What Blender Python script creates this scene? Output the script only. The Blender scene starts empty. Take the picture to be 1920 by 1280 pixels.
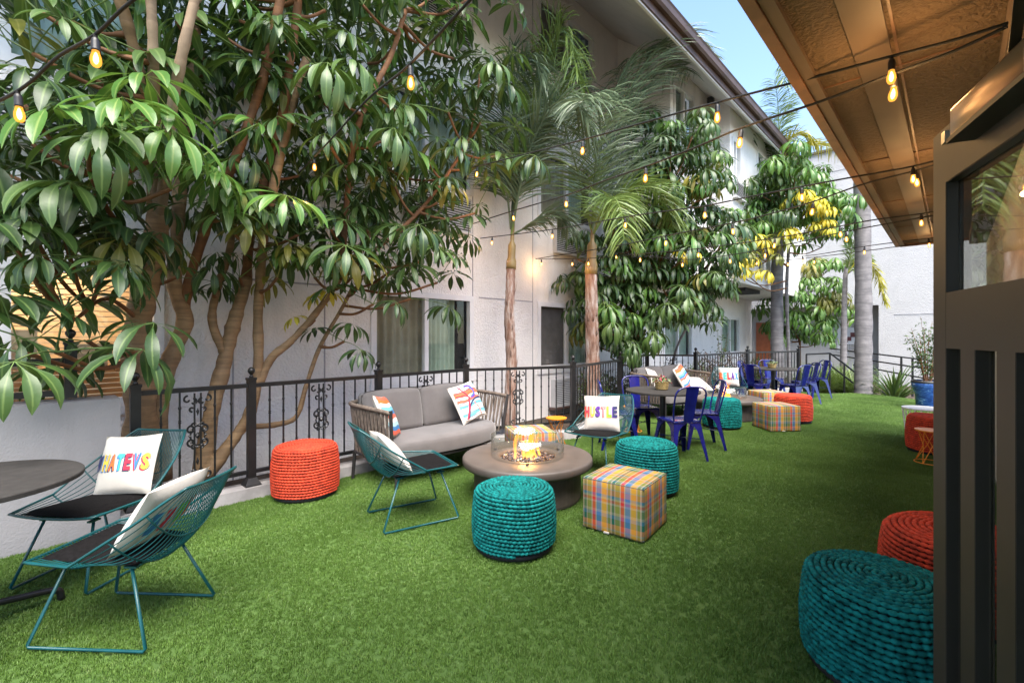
import bpy, bmesh, math, random
from mathutils import Vector, Matrix, Euler
import numpy as np
R = math.radians
random.seed(11)

# ------------------------------------------------------------------ camera, sky, sun, exposure
scene = bpy.context.scene
H, F, CU, CV = 1.45, 870.0, 960.0, 628.0
cam_data = bpy.data.cameras.new('camera')
cam = bpy.data.objects.new('camera', cam_data)
scene.collection.objects.link(cam)
cam.location = (0, 0, H)
cam.rotation_euler = (R(90), 0, 0)
cam_data.sensor_width = 36.0
cam_data.lens = 36.0 * F / 1920.0
cam_data.shift_y = -12.0 / 1920.0
cam_data.clip_start = 0.02
cam_data.clip_end = 500
scene.camera = cam

SUN_EL, SUN_AZ = 63.0, 168.0       # azimuth measured from +Y towards +X, where the sun stands
world = bpy.data.worlds.new('World')
scene.world = world
world.use_nodes = True
wn = world.node_tree.nodes
wl = world.node_tree.links
sky = wn.new('ShaderNodeTexSky')
sky.sky_type = 'NISHITA'
sky.sun_disc = False
sky.sun_elevation = R(SUN_EL)
sky.sun_rotation = R(SUN_AZ)
sky.air_density = 1.0
sky.dust_density = 0.4
sky.ozone_density = 1.2
wl.new(sky.outputs[0], wn['Background'].inputs[0])
wn['Background'].inputs[1].default_value = 0.125
sun_data = bpy.data.lights.new('sun', 'SUN')
sun_data.energy = 3.8
sun_data.angle = R(50)
sun_data.color = (1.0, 0.93, 0.83)
sun = bpy.data.objects.new('sun', sun_data)
scene.collection.objects.link(sun)
sv = Vector((math.sin(R(SUN_AZ)) * math.cos(R(SUN_EL)), math.cos(R(SUN_AZ)) * math.cos(R(SUN_EL)), math.sin(R(SUN_EL))))
sun.location = (0, 0, 20)
sun.rotation_euler = (-sv).to_track_quat('-Z', 'Y').to_euler()
scene.view_settings.view_transform = 'Standard'
scene.view_settings.look = 'None'
scene.view_settings.gamma = 1.0
scene.view_settings.exposure = 1.92
scene.cycles.max_bounces = 7
scene.cycles.transparent_max_bounces = 12
scene.cycles.sample_clamp_indirect = 4.0

# ------------------------------------------------------------------ places
DN = Vector((0.7256, -0.6880, 0.0))      # from the left building into the court
DD = Vector((0.6880, 0.7256, 0.0))       # along the left building
def G(u, v, z=0.0):
    y = (H - z) * F / (v - CV)
    return Vector(((u - CU) / F * y, y, z))
def PY(u, v, y):
    return Vector(((u - CU) / F * y, y, H - (v - CV) * y / F))
def PD(u, v, D):
    q = (u - CU) / F
    y = D / (0.6880 - 0.7256 * q)
    return PY(u, v, y)
def SD(s, D, z=0.0):
    p = DN * (-D) + DD * s
    return Vector((p.x, p.y, z))
BANG = math.atan2(DD.y, DD.x)

# ------------------------------------------------------------------ mesh building
COL = scene.collection
ORIGIN = {}
class MB:
    def __init__(self):
        self.v = []; self.f = []; self.uv = None; self.attr = None
    def add(self, vs, fs):
        o = len(self.v)
        self.v.extend([tuple(p) for p in vs])
        self.f.extend([tuple(i + o for i in f) for f in fs])
        return self
    def hexa(self, p):
        return self.add(p, [(0,3,2,1),(4,5,6,7),(0,1,5,4),(1,2,6,5),(2,3,7,6),(3,0,4,7)])
    def box(self, x0, x1, y0, y1, z0, z1):
        return self.hexa([(x0,y0,z0),(x1,y0,z0),(x1,y1,z0),(x0,y1,z0),(x0,y0,z1),(x1,y0,z1),(x1,y1,z1),(x0,y1,z1)])
    def boxsd(self, s0, s1, D0, D1, z0, z1):   # D0 far, D1 near or any order
        return self.hexa([SD(s0,D1,z0),SD(s1,D1,z0),SD(s1,D0,z0),SD(s0,D0,z0),SD(s0,D1,z1),SD(s1,D1,z1),SD(s1,D0,z1),SD(s0,D0,z1)])
    def bar(self, a, b, w, h=None, up=Vector((0,0,1))):
        a = Vector(a); b = Vector(b); h = h or w
        t = (b - a).normalized()
        if abs(t.dot(up)) > 0.98: up = Vector((1,0,0))
        x = t.cross(up).normalized() * (w/2); y = x.cross(t).normalized() * (h/2)
        p = [a-x-y, a+x-y, a+x+y, a-x+y, b-x-y, b+x-y, b+x+y, b-x+y]
        return self.hexa(p)
    def tube(self, pts, rad, n=8, closed=False, cap=True, flat=1.0):
        pts = [Vector(p) for p in pts]
        m = len(pts)
        if not hasattr(rad, '__len__'): rad = [rad] * m
        tans = []
        for i in range(m):
            if closed: t = pts[(i+1) % m] - pts[i-1]
            else: t = pts[min(i+1, m-1)] - pts[max(i-1, 0)]
            tans.append(t.normalized() if t.length > 1e-9 else Vector((0,0,1)))
        t0 = tans[0]
        ref = Vector((0,0,1)) if abs(t0.z) < 0.9 else Vector((1,0,0))
        x = t0.cross(ref).normalized()
        vs = []
        for i in range(m):
            t = tans[i]
            x = (x - t * x.dot(t))
            if x.length < 1e-6: x = t.orthogonal()
            x.normalize()
            y = t.cross(x)
            for k in range(n):
                a = 2 * math.pi * k / n
                vs.append(pts[i] + (x * math.cos(a) + y * math.sin(a) * flat) * rad[i])
        fs = []
        for i in range(m if closed else m - 1):
            j = (i + 1) % m
            for k in range(n):
                k2 = (k + 1) % n
                fs.append((i*n+k, i*n+k2, j*n+k2, j*n+k))
        if not closed and cap:
            fs.append(tuple(range(n-1, -1, -1)))
            fs.append(tuple((m-1)*n + k for k in range(n)))
        return self.add(vs, fs)
    def lathe(self, prof, n=24, c=(0,0,0), cap=True):
        vs = []; fs = []
        for (r, z) in prof:
            for k in range(n):
                a = 2*math.pi*k/n
                vs.append((c[0]+r*math.cos(a), c[1]+r*math.sin(a), c[2]+z))
        for i in range(len(prof)-1):
            for k in range(n):
                k2 = (k+1) % n
                fs.append((i*n+k, i*n+k2, (i+1)*n+k2, (i+1)*n+k))
        if cap:
            if prof[0][0] > 1e-5: fs.append(tuple(range(n-1,-1,-1)))
            if prof[-1][0] > 1e-5: fs.append(tuple((len(prof)-1)*n+k for k in range(n)))
        return self.add(vs, fs)
    def poly(self, pts):
        return self.add(pts, [tuple(range(len(pts)))])
    def prism(self, pts, dz):
        n = len(pts); dz = Vector(dz)
        vs = [Vector(p) for p in pts] + [Vector(p)+dz for p in pts]
        fs = [tuple(range(n-1,-1,-1)), tuple(range(n,2*n))] + [(i,(i+1)%n,n+(i+1)%n,n+i) for i in range(n)]
        return self.add(vs, fs)
    def grid(self, fn, nu, nv, wrap=False):
        vs = [fn(i/(nu-1), j/(nv-1)) for j in range(nv) for i in range(nu)]
        fs = [(j*nu+i, j*nu+i+1, (j+1)*nu+i+1, (j+1)*nu+i) for j in range(nv-1) for i in range(nu-1)]
        return self.add(vs, fs)
    def mesh(self, name, smooth=False, off=None):
        me = bpy.data.meshes.new(name)
        vs = self.v
        if off is not None: vs = [(p[0]-off[0], p[1]-off[1], p[2]-off[2]) for p in vs]
        me.from_pydata(vs, [], self.f)
        if smooth: me.polygons.foreach_set('use_smooth', [True]*len(me.polygons))
        if self.uv:
            l = me.uv_layers.new(name='UVMap')
            l.data.foreach_set('uv', [c for t in self.uv for c in t])
        if self.attr:
            at = me.attributes.new('rib', 'FLOAT', 'POINT')
            at.data.foreach_set('value', self.attr)
        me.update()
        return me
    def build(self, name, material, parent=None, smooth=False, local=False, autos=None):
        off = None
        if parent is not None and not local: off = ORIGIN.get(parent.name, (0,0,0))
        me = self.mesh(name, smooth, off)
        return obj(name, me, material, parent)
def obj(name, me, material=None, parent=None):
    o = bpy.data.objects.new(name, me)
    COL.objects.link(o)
    if material is not None and me is not None and len(me.materials) == 0: me.materials.append(material)
    if parent is not None:
        o.parent = parent
        if parent.name in ORIGIN: ORIGIN[o.name] = ORIGIN[parent.name]
    return o
def rmesh(name, sx, sy, sz, bev, seg=2, bulge=None, sub=0):
    """rounded box, base at z=0, centred in x and y"""
    bm = bmesh.new()
    bmesh.ops.create_cube(bm, size=1.0)
    for v in bm.verts: v.co = Vector((v.co.x*sx, v.co.y*sy, (v.co.z+0.5)*sz))
    if sub: bmesh.ops.subdivide_edges(bm, edges=bm.edges[:], cuts=sub, use_grid_fill=True)
    if bev > 0:
        es = [e for e in bm.edges if len(e.link_faces) == 2 and e.link_faces[0].normal.dot(e.link_faces[1].normal) < 0.5] if sub else bm.edges[:]
        if sub:
            bm.normal_update()
            es = [e for e in bm.edges if e.calc_face_angle(0) > 0.5]
        bmesh.ops.bevel(bm, geom=es, offset=bev, segments=seg, affect='EDGES', profile=0.5)
    if bulge:
        for v in bm.verts: v.co = bulge(v.co)
    me = bpy.data.meshes.new(name); bm.to_mesh(me); bm.free()
    me.polygons.foreach_set('use_smooth', [True]*len(me.polygons))
    return me
def empty(name, loc, rz=0.0, world_built=False):
    e = bpy.data.objects.new(name, None)
    COL.objects.link(e)
    e.empty_display_size = 0.1
    e.location = loc; e.rotation_euler = (0,0,rz)
    if world_built: ORIGIN[e.name] = tuple(loc)
    return e
def tag(o, label=None, cat=None, group=None, kind=None):
    if label: o['label'] = label
    if cat: o['category'] = cat
    if group: o['group'] = group
    if kind: o['kind'] = kind
    return o
def copy_tree(o, parent=None):
    c = o.copy(); COL.objects.link(c); c.parent = parent
    for ch in list(o.children):
        copy_tree(ch, c)
    return c
def spline(pts, n=8):
    """Catmull-Rom through points"""
    pts = [Vector(p) for p in pts]
    P = [pts[0]*2 - pts[1]] + pts + [pts[-1]*2 - pts[-2]]
    out = []
    for i in range(1, len(P)-2):
        for k in range(n):
            t = k/n
            a,b,c,d = P[i-1],P[i],P[i+1],P[i+2]
            out.append(0.5*((2*b)+(c-a)*t+(2*a-5*b+4*c-d)*t*t+(3*b-a-3*c+d)*t**3))
    out.append(pts[-1])
    return out

# ------------------------------------------------------------------ materials
MATS = {}
def nodemat(name):
    m = bpy.data.materials.new(name); m.use_nodes = True
    MATS[name] = m
    nt = m.node_tree
    return m, nt.nodes, nt.links, nt.nodes['Principled BSDF']
def mixc(n, l, a, b, fac):
    x = n.new('ShaderNodeMix'); x.data_type = 'RGBA'
    for i, c in ((6, a), (7, b)):
        if hasattr(c, 'is_output'): l.new(c, x.inputs[i])
        else: x.inputs[i].default_value = (*c, 1)
    if hasattr(fac, 'is_output'): l.new(fac, x.inputs[0])
    else: x.inputs[0].default_value = fac
    return x.outputs[2]
def math_(n, l, op, a, b=None, c=None):
    x = n.new('ShaderNodeMath'); x.operation = op
    for i, t in enumerate((a, b, c)):
        if t is None: continue
        if hasattr(t, 'is_output'): l.new(t, x.inputs[i])
        else: x.inputs[i].default_value = t
    return x.outputs[0]
def noise(n, l, scale, detail=3, vec=None, rough=0.55):
    t = n.new('ShaderNodeTexNoise'); t.inputs['Scale'].default_value = scale
    t.inputs['Detail'].default_value = detail; t.inputs['Roughness'].default_value = rough
    if vec is not None: l.new(vec, t.inputs['Vector'])
    return t
def coords(n, kind='Object'):
    return n.new('ShaderNodeTexCoord').outputs[kind]
def ramp(n, l, fac, stops, interp='LINEAR'):
    r = n.new('ShaderNodeValToRGB'); r.color_ramp.interpolation = interp
    e = r.color_ramp.elements
    while len(e) > 1: e.remove(e[0])
    e[0].position = stops[0][0]; e[0].color = (*stops[0][1], 1)
    for p, c in stops[1:]:
        x = e.new(p); x.color = (*c, 1)
    l.new(fac, r.inputs[0])
    return r.outputs[0]
def bump(n, l, p, height, strength=0.3, dist=0.01):
    b = n.new('ShaderNodeBump'); b.inputs['Strength'].default_value = strength; b.inputs['Distance'].default_value = dist
    l.new(height, b.inputs['Height']); l.new(b.outputs[0], p.inputs['Normal'])
def surf(name, col, rough=0.6, var=0.12, vscale=6.0, bscale=0, bstr=0.2, bdist=0.004, metal=0.0, spec=0.5, detail=3, coat=0.0, sheen=0.0, col2=None):
    m, n, l, p = nodemat(name)
    c = coords(n)
    t = noise(n, l, vscale, 4, c)
    dark = tuple(x*(1-var*1.6) for x in col); lite = col2 or tuple(min(1, x*(1+var)) for x in col)
    l.new(ramp(n, l, t.outputs[0], [(0.3, dark), (0.7, lite)]), p.inputs['Base Color'])
    p.inputs['Roughness'].default_value = rough; p.inputs['Metallic'].default_value = metal
    p.inputs['Specular IOR Level'].default_value = spec
    if coat: p.inputs['Coat Weight'].default_value = coat
    if sheen: p.inputs['Sheen Weight'].default_value = sheen
    if bscale:
        b = noise(n, l, bscale, detail, c)
        bump(n, l, p, b.outputs[0], bstr, bdist)
    return m
def stucco(name, col, bscale=34, bstr=0.55, bdist=0.012, stain=None):
    m, n, l, p = nodemat(name)
    c = coords(n)
    t = noise(n, l, 0.9, 5, c, 0.6)
    t2 = noise(n, l, 9, 3, c)
    base = ramp(n, l, t.outputs[0], [(0.28, tuple(x*0.86 for x in col)), (0.62, col)])
    base = mixc(n, l, base, tuple(min(1, x*1.05) for x in col), math_(n, l, 'MULTIPLY', t2.outputs[0], 0.6))
    ms = n.new('ShaderNodeMapping'); ms.inputs['Scale'].default_value = (2.2, 2.2, 0.22); l.new(c, ms.inputs[0])
    sk = noise(n, l, 1.7, 5, ms.outputs[0], 0.65)
    base = mixc(n, l, base, tuple(x*0.72 for x in col), math_(n, l, 'MULTIPLY', ramp(n, l, sk.outputs[0], [(0.52, (0,0,0)), (0.74, (1,1,1))]), 0.45))
    if stain:
        w = noise(n, l, 3.0, 6, c, 0.7)
        k = ramp(n, l, w.outputs[0], [(0.50, (0,0,0)), (0.72, (1,1,1))])
        base = mixc(n, l, base, stain, math_(n, l, 'MULTIPLY', k, 0.3))
    l.new(base, p.inputs['Base Color'])
    p.inputs['Roughness'].default_value = 0.85
    p.inputs['Specular IOR Level'].default_value = 0.25
    a = noise(n, l, bscale, 3, c); b = noise(n, l, bscale*3.3, 2, c)
    hgt = math_(n, l, 'ADD', ramp(n, l, a.outputs[0], [(0.42, (0,0,0)), (0.58, (1,1,1))]), math_(n, l, 'MULTIPLY', b.outputs[0], 0.5))
    bump(n, l, p, hgt, bstr, bdist)
    return m
def glassmat(name, tint=(0.9, 0.95, 0.93), rough=0.02, ior=1.5, boost=0.0):
    m, n, l, p = nodemat(name)
    n.remove(p)
    tr = n.new('ShaderNodeBsdfTransparent'); tr.inputs[0].default_value = (*tint, 1)
    gl = n.new('ShaderNodeBsdfGlossy'); gl.inputs['Roughness'].default_value = rough
    lw = n.new('ShaderNodeLayerWeight'); lw.inputs[0].default_value = 0.5
    mx = n.new('ShaderNodeMixShader')
    f = math_(n, l, 'ADD', math_(n, l, 'MULTIPLY', math_(n, l, 'POWER', lw.outputs['Facing'], 4.0), 0.6), 0.045 + boost)
    l.new(f, mx.inputs[0]); l.new(tr.outputs[0], mx.inputs[1]); l.new(gl.outputs[0], mx.inputs[2])
    l.new(mx.outputs[0], n['Material Output'].inputs[0])
    return m
def emit(name, col, strength):
    m, n, l, p = nodemat(name)
    p.inputs['Base Color'].default_value = (*col, 1)
    p.inputs['Emission Color'].default_value = (*col, 1)
    p.inputs['Emission Strength'].default_value = strength
    return m
# ------------------------------------------------------------------ material library
M_wall = stucco('white_stucco', (0.84, 0.81, 0.795))
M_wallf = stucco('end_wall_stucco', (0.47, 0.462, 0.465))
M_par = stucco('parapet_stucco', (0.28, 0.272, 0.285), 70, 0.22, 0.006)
M_soff = stucco('soffit_stucco', (0.15, 0.106, 0.068), 40, 0.6, 0.010, stain=(0.10, 0.068, 0.042))
M_lsoff = stucco('eave_stucco', (0.62, 0.59, 0.60), 30, 0.4, 0.01)
M_trim = surf('white_trim', (0.74, 0.73, 0.74), 0.45, 0.05)
M_joint = surf('grey_joint', (0.36, 0.35, 0.37), 0.8, 0.1)  # plain grey of the control joint strips
M_fascia = surf('brown_fascia', (0.10, 0.060, 0.050), 0.5, 0.2, 3)
M_fasciaw = surf('wood_fascia', (0.17, 0.085, 0.045), 0.55, 0.25, 5)
M_strip = surf('soffit_strip', (0.125, 0.088, 0.058), 0.6, 0.12, 2.5)
M_roof = surf('roof_felt', (0.10, 0.09, 0.085), 0.9)
M_soil = surf('soil', (0.055, 0.038, 0.026), 0.95, 0.4, 12, 40, 0.6, 0.02)
M_conc = surf('concrete', (0.36, 0.34, 0.34), 0.85, 0.2, 5, 60, 0.3, 0.004)
M_black = surf('black_iron', (0.012, 0.012, 0.013), 0.38, 0.25, 14, 120, 0.1, 0.002)
M_dark = surf('dark_interior', (0.03, 0.03, 0.032), 0.9)
M_glass = glassmat('window_glass', (0.86, 0.9, 0.88), 0.015)
M_curt = surf('green_curtain', (0.36, 0.44, 0.36), 0.9, 0.15, 3)
M_curt2 = surf('tan_curtain', (0.36, 0.33, 0.25), 0.9, 0.18, 3)
M_screen = surf('grey_screen', (0.17, 0.15, 0.155), 0.9, 0.1)
M_metalw = surf('grille_white', (0.52, 0.52, 0.53), 0.5, 0.08)
M_grilled = surf('grille_gap', (0.05, 0.05, 0.055), 0.9)
M_bronze = surf('bronze_paint', (0.036, 0.029, 0.024), 0.5, 0.1, 4, 260, 0.05, 0.001)
M_closer = surf('black_closer', (0.014, 0.013, 0.012), 0.5, 0.1)
M_bronze2 = surf('closer_cover', (0.22, 0.13, 0.075), 0.28, 0.1, 3, metal=0.7)

# ------------------------------------------------------------------ ground
g = MB().poly([(-80,-60,-0.36),(90,-60,-0.36),(90,110,-0.36),(-80,110,-0.36)])
o = g.build('ground', M_soil); tag(o, kind='structure')

FP = [Vector((*SD(-4.2, 4.589)[:2],0)), SD(0.60, 4.589), SD(1.42, 4.589), SD(2.70, 4.589), SD(3.97, 4.589),
      Vector((0.87,6.62,0)), Vector((1.95,8.36,0)), Vector((2.86,9.80,0)), Vector((3.80,9.60,0)), Vector((5.74,11.30,0)), Vector((7.41,12.0,0))]
def off(p, a):   # kerb line is in front of the posts
    return p
turf_pts = [SD(-6, 4.489), SD(3.99, 4.489), Vector((0.93,6.50,0)), Vector((2.04,8.28,0)), Vector((2.93,9.66,0)), Vector((3.84,9.46,0)),
            Vector((5.83,11.19,0)), Vector((7.45,11.88,0)), Vector((7.75,11.45,0)), Vector((8.5,11.58,0)), Vector((8.88,11.2,0)), Vector((9.05,10.6,0)), Vector((9.10,9.9,0)),
            SD(12.9,-0.315), SD(-6,-0.315)]
m, n, l, p = nodemat('turf_backing')
c = coords(n)
t = noise(n, l, 2.2, 4, c)
l.new(ramp(n, l, t.outputs[0], [(0.3, (0.040, 0.085, 0.014)), (0.7, (0.065, 0.125, 0.022))]), p.inputs['Base Color'])
p.inputs['Roughness'].default_value = 0.95
M_turfb = m
o = MB().poly([(q.x, q.y, -0.004) for q in turf_pts]).build('lawn', M_turfb); tag(o, kind='structure')
o = MB().prism([(q.x, q.y, -0.36) for q in turf_pts], (0,0,0.345)).build('deck_base', M_conc); tag(o, kind='structure')
# blades of the artificial turf, one mass
m, n, l, p = nodemat('turf_blade')
ri = n.new('ShaderNodeObjectInfo')
c = n.new('ShaderNodeNewGeometry').outputs['Position']
t = noise(n, l, 1.1, 5, c, 0.68)
att = n.new('ShaderNodeAttribute'); att.attribute_name = 'tint'; att.attribute_type = 'INSTANCER'
base = ramp(n, l, att.outputs['Fac'], [(0.0, (0.088, 0.165, 0.026)), (0.5, (0.105, 0.195, 0.033)), (0.9, (0.125, 0.218, 0.042)), (1.0, (0.17, 0.25, 0.075))])
base = mixc(n, l, base, (0.050, 0.105, 0.012), math_(n, l, 'MULTIPLY', ramp(n, l, t.outputs[0], [(0.40, (0,0,0)), (0.60, (1,1,1))]), 0.72))
l.new(base, p.inputs['Base Color'])
p.inputs['Roughness'].default_value = 0.5
p.inputs['Specular IOR Level'].default_value = 0.35
M_blade = m
def make_turf():
    ng = bpy.data.node_groups.new('turf_blades', 'GeometryNodeTree')
    ng.interface.new_socket('Geometry', in_out='INPUT', socket_type='NodeSocketGeometry')
    ng.interface.new_socket('Geometry', in_out='OUTPUT', socket_type='NodeSocketGeometry')
    N = ng.nodes; L = ng.links
    gi = N.new('NodeGroupInput'); go = N.new('NodeGroupOutput')
    # one blade: narrow bent strip
    grid = N.new('GeometryNodeMeshGrid')
    grid.inputs['Size X'].default_value = 0.0028; grid.inputs['Size Y'].default_value = 0.0125
    grid.inputs['Vertices X'].default_value = 2; grid.inputs['Vertices Y'].default_value = 3
    pos = N.new('GeometryNodeInputPosition')
    sep = N.new('ShaderNodeSeparateXYZ'); L.new(pos.outputs[0], sep.inputs[0])
    def mt(op, a, b):
        x = N.new('ShaderNodeMath'); x.operation = op
        for i, t in enumerate((a, b)):
            if hasattr(t, 'is_output'): L.new(t, x.inputs[i])
            else: x.inputs[i].default_value = t
        return x.outputs[0]
    hgt = mt('ADD', sep.outputs[1], 0.0065)
    bend = mt('MULTIPLY', mt('POWER', mt('DIVIDE', hgt, 0.013), 2.0), 0.005)
    nar = mt('SUBTRACT', 1.0, mt('MULTIPLY', mt('DIVIDE', hgt, 0.013), 0.65))
    comb = N.new('ShaderNodeCombineXYZ')
    L.new(mt('MULTIPLY', sep.outputs[0], nar), comb.inputs[0]); L.new(bend, comb.inputs[1]); L.new(hgt, comb.inputs[2])
    sp = N.new('GeometryNodeSetPosition'); L.new(grid.outputs[0], sp.inputs['Geometry']); L.new(comb.outputs[0], sp.inputs['Position'])
    circ = N.new('GeometryNodeMeshCircle'); circ.inputs['Vertices'].default_value = 9; circ.inputs['Radius'].default_value = 0.0085
    io = N.new('GeometryNodeInstanceOnPoints'); L.new(circ.outputs[0], io.inputs['Points']); L.new(sp.outputs[0], io.inputs['Instance'])
    rv = N.new('FunctionNodeRandomValue'); rv.data_type = 'FLOAT_VECTOR'
    rv.inputs[0].default_value = (-0.45, -0.45, 0); rv.inputs[1].default_value = (0.45, 0.45, 6.283)
    L.new(rv.outputs[0], io.inputs['Rotation'])
    rs = N.new('FunctionNodeRandomValue'); rs.data_type = 'FLOAT'; rs.inputs[2].default_value = 0.7; rs.inputs[3].default_value = 1.15
    L.new(rs.outputs[1], io.inputs['Scale'])
    rl = N.new('GeometryNodeRealizeInstances'); L.new(io.outputs[0], rl.inputs[0])
    sm = N.new('GeometryNodeSetMaterial'); sm.inputs['Material'].default_value = M_blade
    L.new(rl.outputs[0], sm.inputs['Geometry'])
    dist = N.new('GeometryNodeDistributePointsOnFaces'); dist.inputs['Density'].default_value = 5400.0
    L.new(gi.outputs[0], dist.inputs['Mesh'])
    st = N.new('GeometryNodeStoreNamedAttribute'); st.data_type = 'FLOAT'; st.domain = 'INSTANCE'
    st.inputs['Name'].default_value = 'tint'
    r3 = N.new('FunctionNodeRandomValue'); r3.data_type = 'FLOAT'
    L.new(r3.outputs[1], st.inputs['Value'])
    ins = N.new('GeometryNodeInstanceOnPoints'); L.new(dist.outputs['Points'], ins.inputs['Points']); L.new(sm.outputs[0], ins.inputs['Instance'])
    # nap: lean follows a slow noise so that trodden patches catch the light differently
    p2 = N.new('GeometryNodeInputPosition')
    nz = N.new('ShaderNodeTexNoise'); nz.inputs['Scale'].default_value = 1.0; nz.inputs['Detail'].default_value = 3
    L.new(p2.outputs[0], nz.inputs['Vector'])
    sc = N.new('ShaderNodeVectorMath'); sc.operation = 'SUBTRACT'; L.new(nz.outputs['Color'], sc.inputs[0]); sc.inputs[1].default_value = (0.5, 0.5, 0.5)
    s2 = N.new('ShaderNodeVectorMath'); s2.operation = 'MULTIPLY'; L.new(sc.outputs[0], s2.inputs[0]); s2.inputs[1].default_value = (1.7, 1.7, 0)
    rz = N.new('FunctionNodeRandomValue'); rz.data_type = 'FLOAT_VECTOR'; rz.inputs[0].default_value = (-0.2, -0.2, 0); rz.inputs[1].default_value = (0.2, 0.2, 6.283)
    ad = N.new('ShaderNodeVectorMath'); ad.operation = 'ADD'; L.new(s2.outputs[0], ad.inputs[0]); L.new(rz.outputs[0], ad.inputs[1])
    L.new(ad.outputs[0], ins.inputs['Rotation'])
    r4 = N.new('FunctionNodeRandomValue'); r4.data_type = 'FLOAT'; r4.inputs[2].default_value = 0.75; r4.inputs[3].default_value = 1.2
    L.new(r4.outputs[1], ins.inputs['Scale'])
    L.new(ins.outputs[0], st.inputs['Geometry'])
    L.new(st.outputs[0], go.inputs[0])
    vis = [(q.x, q.y, -0.002) for q in turf_pts[1:-2]] + [tuple(SD(12.9,-0.30,-0.002)), tuple(SD(1.2,-0.30,-0.002)), (0.75,0.75,-0.002), (0.0,0.9,-0.002), (-2.6,1.5,-0.002), tuple(SD(-1.2,4.47,-0.002))]
    o = MB().poly(vis).build('turf_grass', M_turfb)
    md = o.modifiers.new('blades', 'NODES'); md.node_group = ng
    tag(o, 'short bright green artificial grass covering the court', 'grass', kind='stuff')
make_turf()

# ------------------------------------------------------------------ left building
DW = 5.589
ZF = 2.86
def soffz(D): return 6.5 + (D - 3.4) * 0.8087
def wall_panel(mb, s0, s1, z0, z1, D, openings, top=None, rev=0.10):
    ss = sorted(set([s0, s1] + [x for a in openings for x in a[:2] if s0 < x < s1]))
    zs = sorted(set([z0, z1] + [x for a in openings for x in a[2:] if z0 < x < z1]))
    for i in range(len(ss)-1):
        for j in range(len(zs)-1):
            sc, zc = (ss[i]+ss[i+1])/2, (zs[j]+zs[j+1])/2
            if any(a[0] < sc < a[1] and a[2] < zc < a[3] for a in openings): continue
            mb.add([SD(ss[i],D,zs[j]), SD(ss[i+1],D,zs[j]), SD(ss[i+1],D,zs[j+1]), SD(ss[i],D,zs[j+1])], [(0,1,2,3)])
    for a in openings:
        A,B,C,E = SD(a[0],D,a[2]),SD(a[1],D,a[2]),SD(a[1],D,a[3]),SD(a[0],D,a[3])
        k = DN*(-rev)
        for p, q in ((A,B),(B,C),(C,E),(E,A)):
            mb.add([p, q, q+k, p+k], [(0,1,2,3)])
def curtain(mb, s0, s1, z0, z1, D, waves, amp=0.03):
    N = waves*8
    def fn(u, v):
        return SD(s0+(s1-s0)*u, D + amp*math.sin(u*waves*2*math.pi) + amp*0.4*math.sin(u*waves*5.1+1), z0+(z1-z0)*v)
    mb.grid(fn, N, 2)
house = empty('apartment_building', SD(4.0, 5.7, -0.36), world_built=True)
tag(house, 'white stucco three storey building with brown eaves behind the black fence', 'building')
WIN = []
cols = [(-1.1, 0.90), (3.22, 4.93), (6.63, 8.38)]
ops = []
for (a, b) in cols:
    for k in range(3):
        if k == 0: ops.append((a, b, 0.845, 2.02))
        else: ops.append((a, b, 3.72 + ZF*(k-1), 4.92 + ZF*(k-1)))
ops_far = [(11.8, 13.6, 0.845, 2.02), (16.05, 17.8, 0.845, 2.02)]
mb = MB()
wall_panel(mb, -7, 9.43, -0.36, soffz(DW), DW, ops)
wall_panel(mb, 9.43, 19.3, -0.36, 2.75, DW, ops_far)
mb.build('wall', M_wall, house)
# projecting upper storeys
DB, DC = 4.323, 3.80
opB = [(9.62, 10.62, 5.72, 6.86), (9.62, 10.62, 3.1, 4.3)]
opC = [(11.66, 12.2, 5.22, 6.12), (13.6, 14.8, 5.22, 6.4), (13.6, 14.8, 3.0, 4.1)]
mb = MB()
mb.add([SD(9.43,DW,2.75),SD(9.43,DB,2.75),SD(9.43,DB,soffz(DB)),SD(9.43,DW,soffz(DW))], [(0,1,2,3)])
wall_panel(mb, 9.43, 11.47, 2.75, soffz(DB), DB, opB)
mb.add([SD(11.47,DB,2.75),SD(11.47,DC,2.75),SD(11.47,DC,soffz(DC)),SD(11.47,DB,soffz(DB))], [(0,1,2,3)])
wall_panel(mb, 11.47, 19.3, 2.75, soffz(DC), DC, opC)
mb.add([SD(9.43,DW,2.75),SD(11.47,DW,2.75),SD(11.47,DB,2.75),SD(9.43,DB,2.75)], [(0,1,2,3)])
mb.add([SD(11.47,DW,2.75),SD(19.3,DW,2.75),SD(19.3,DC,2.75),SD(11.47,DC,2.75)], [(0,1,2,3)])
mb.add([SD(19.3,DW,-0.36),SD(19.3,DW+4,-0.36),SD(19.3,DW+4,6.0),SD(19.3,DW,6.0)], [(0,1,2,3)])
mb.build('projecting_wall', M_wall, house)
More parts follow.
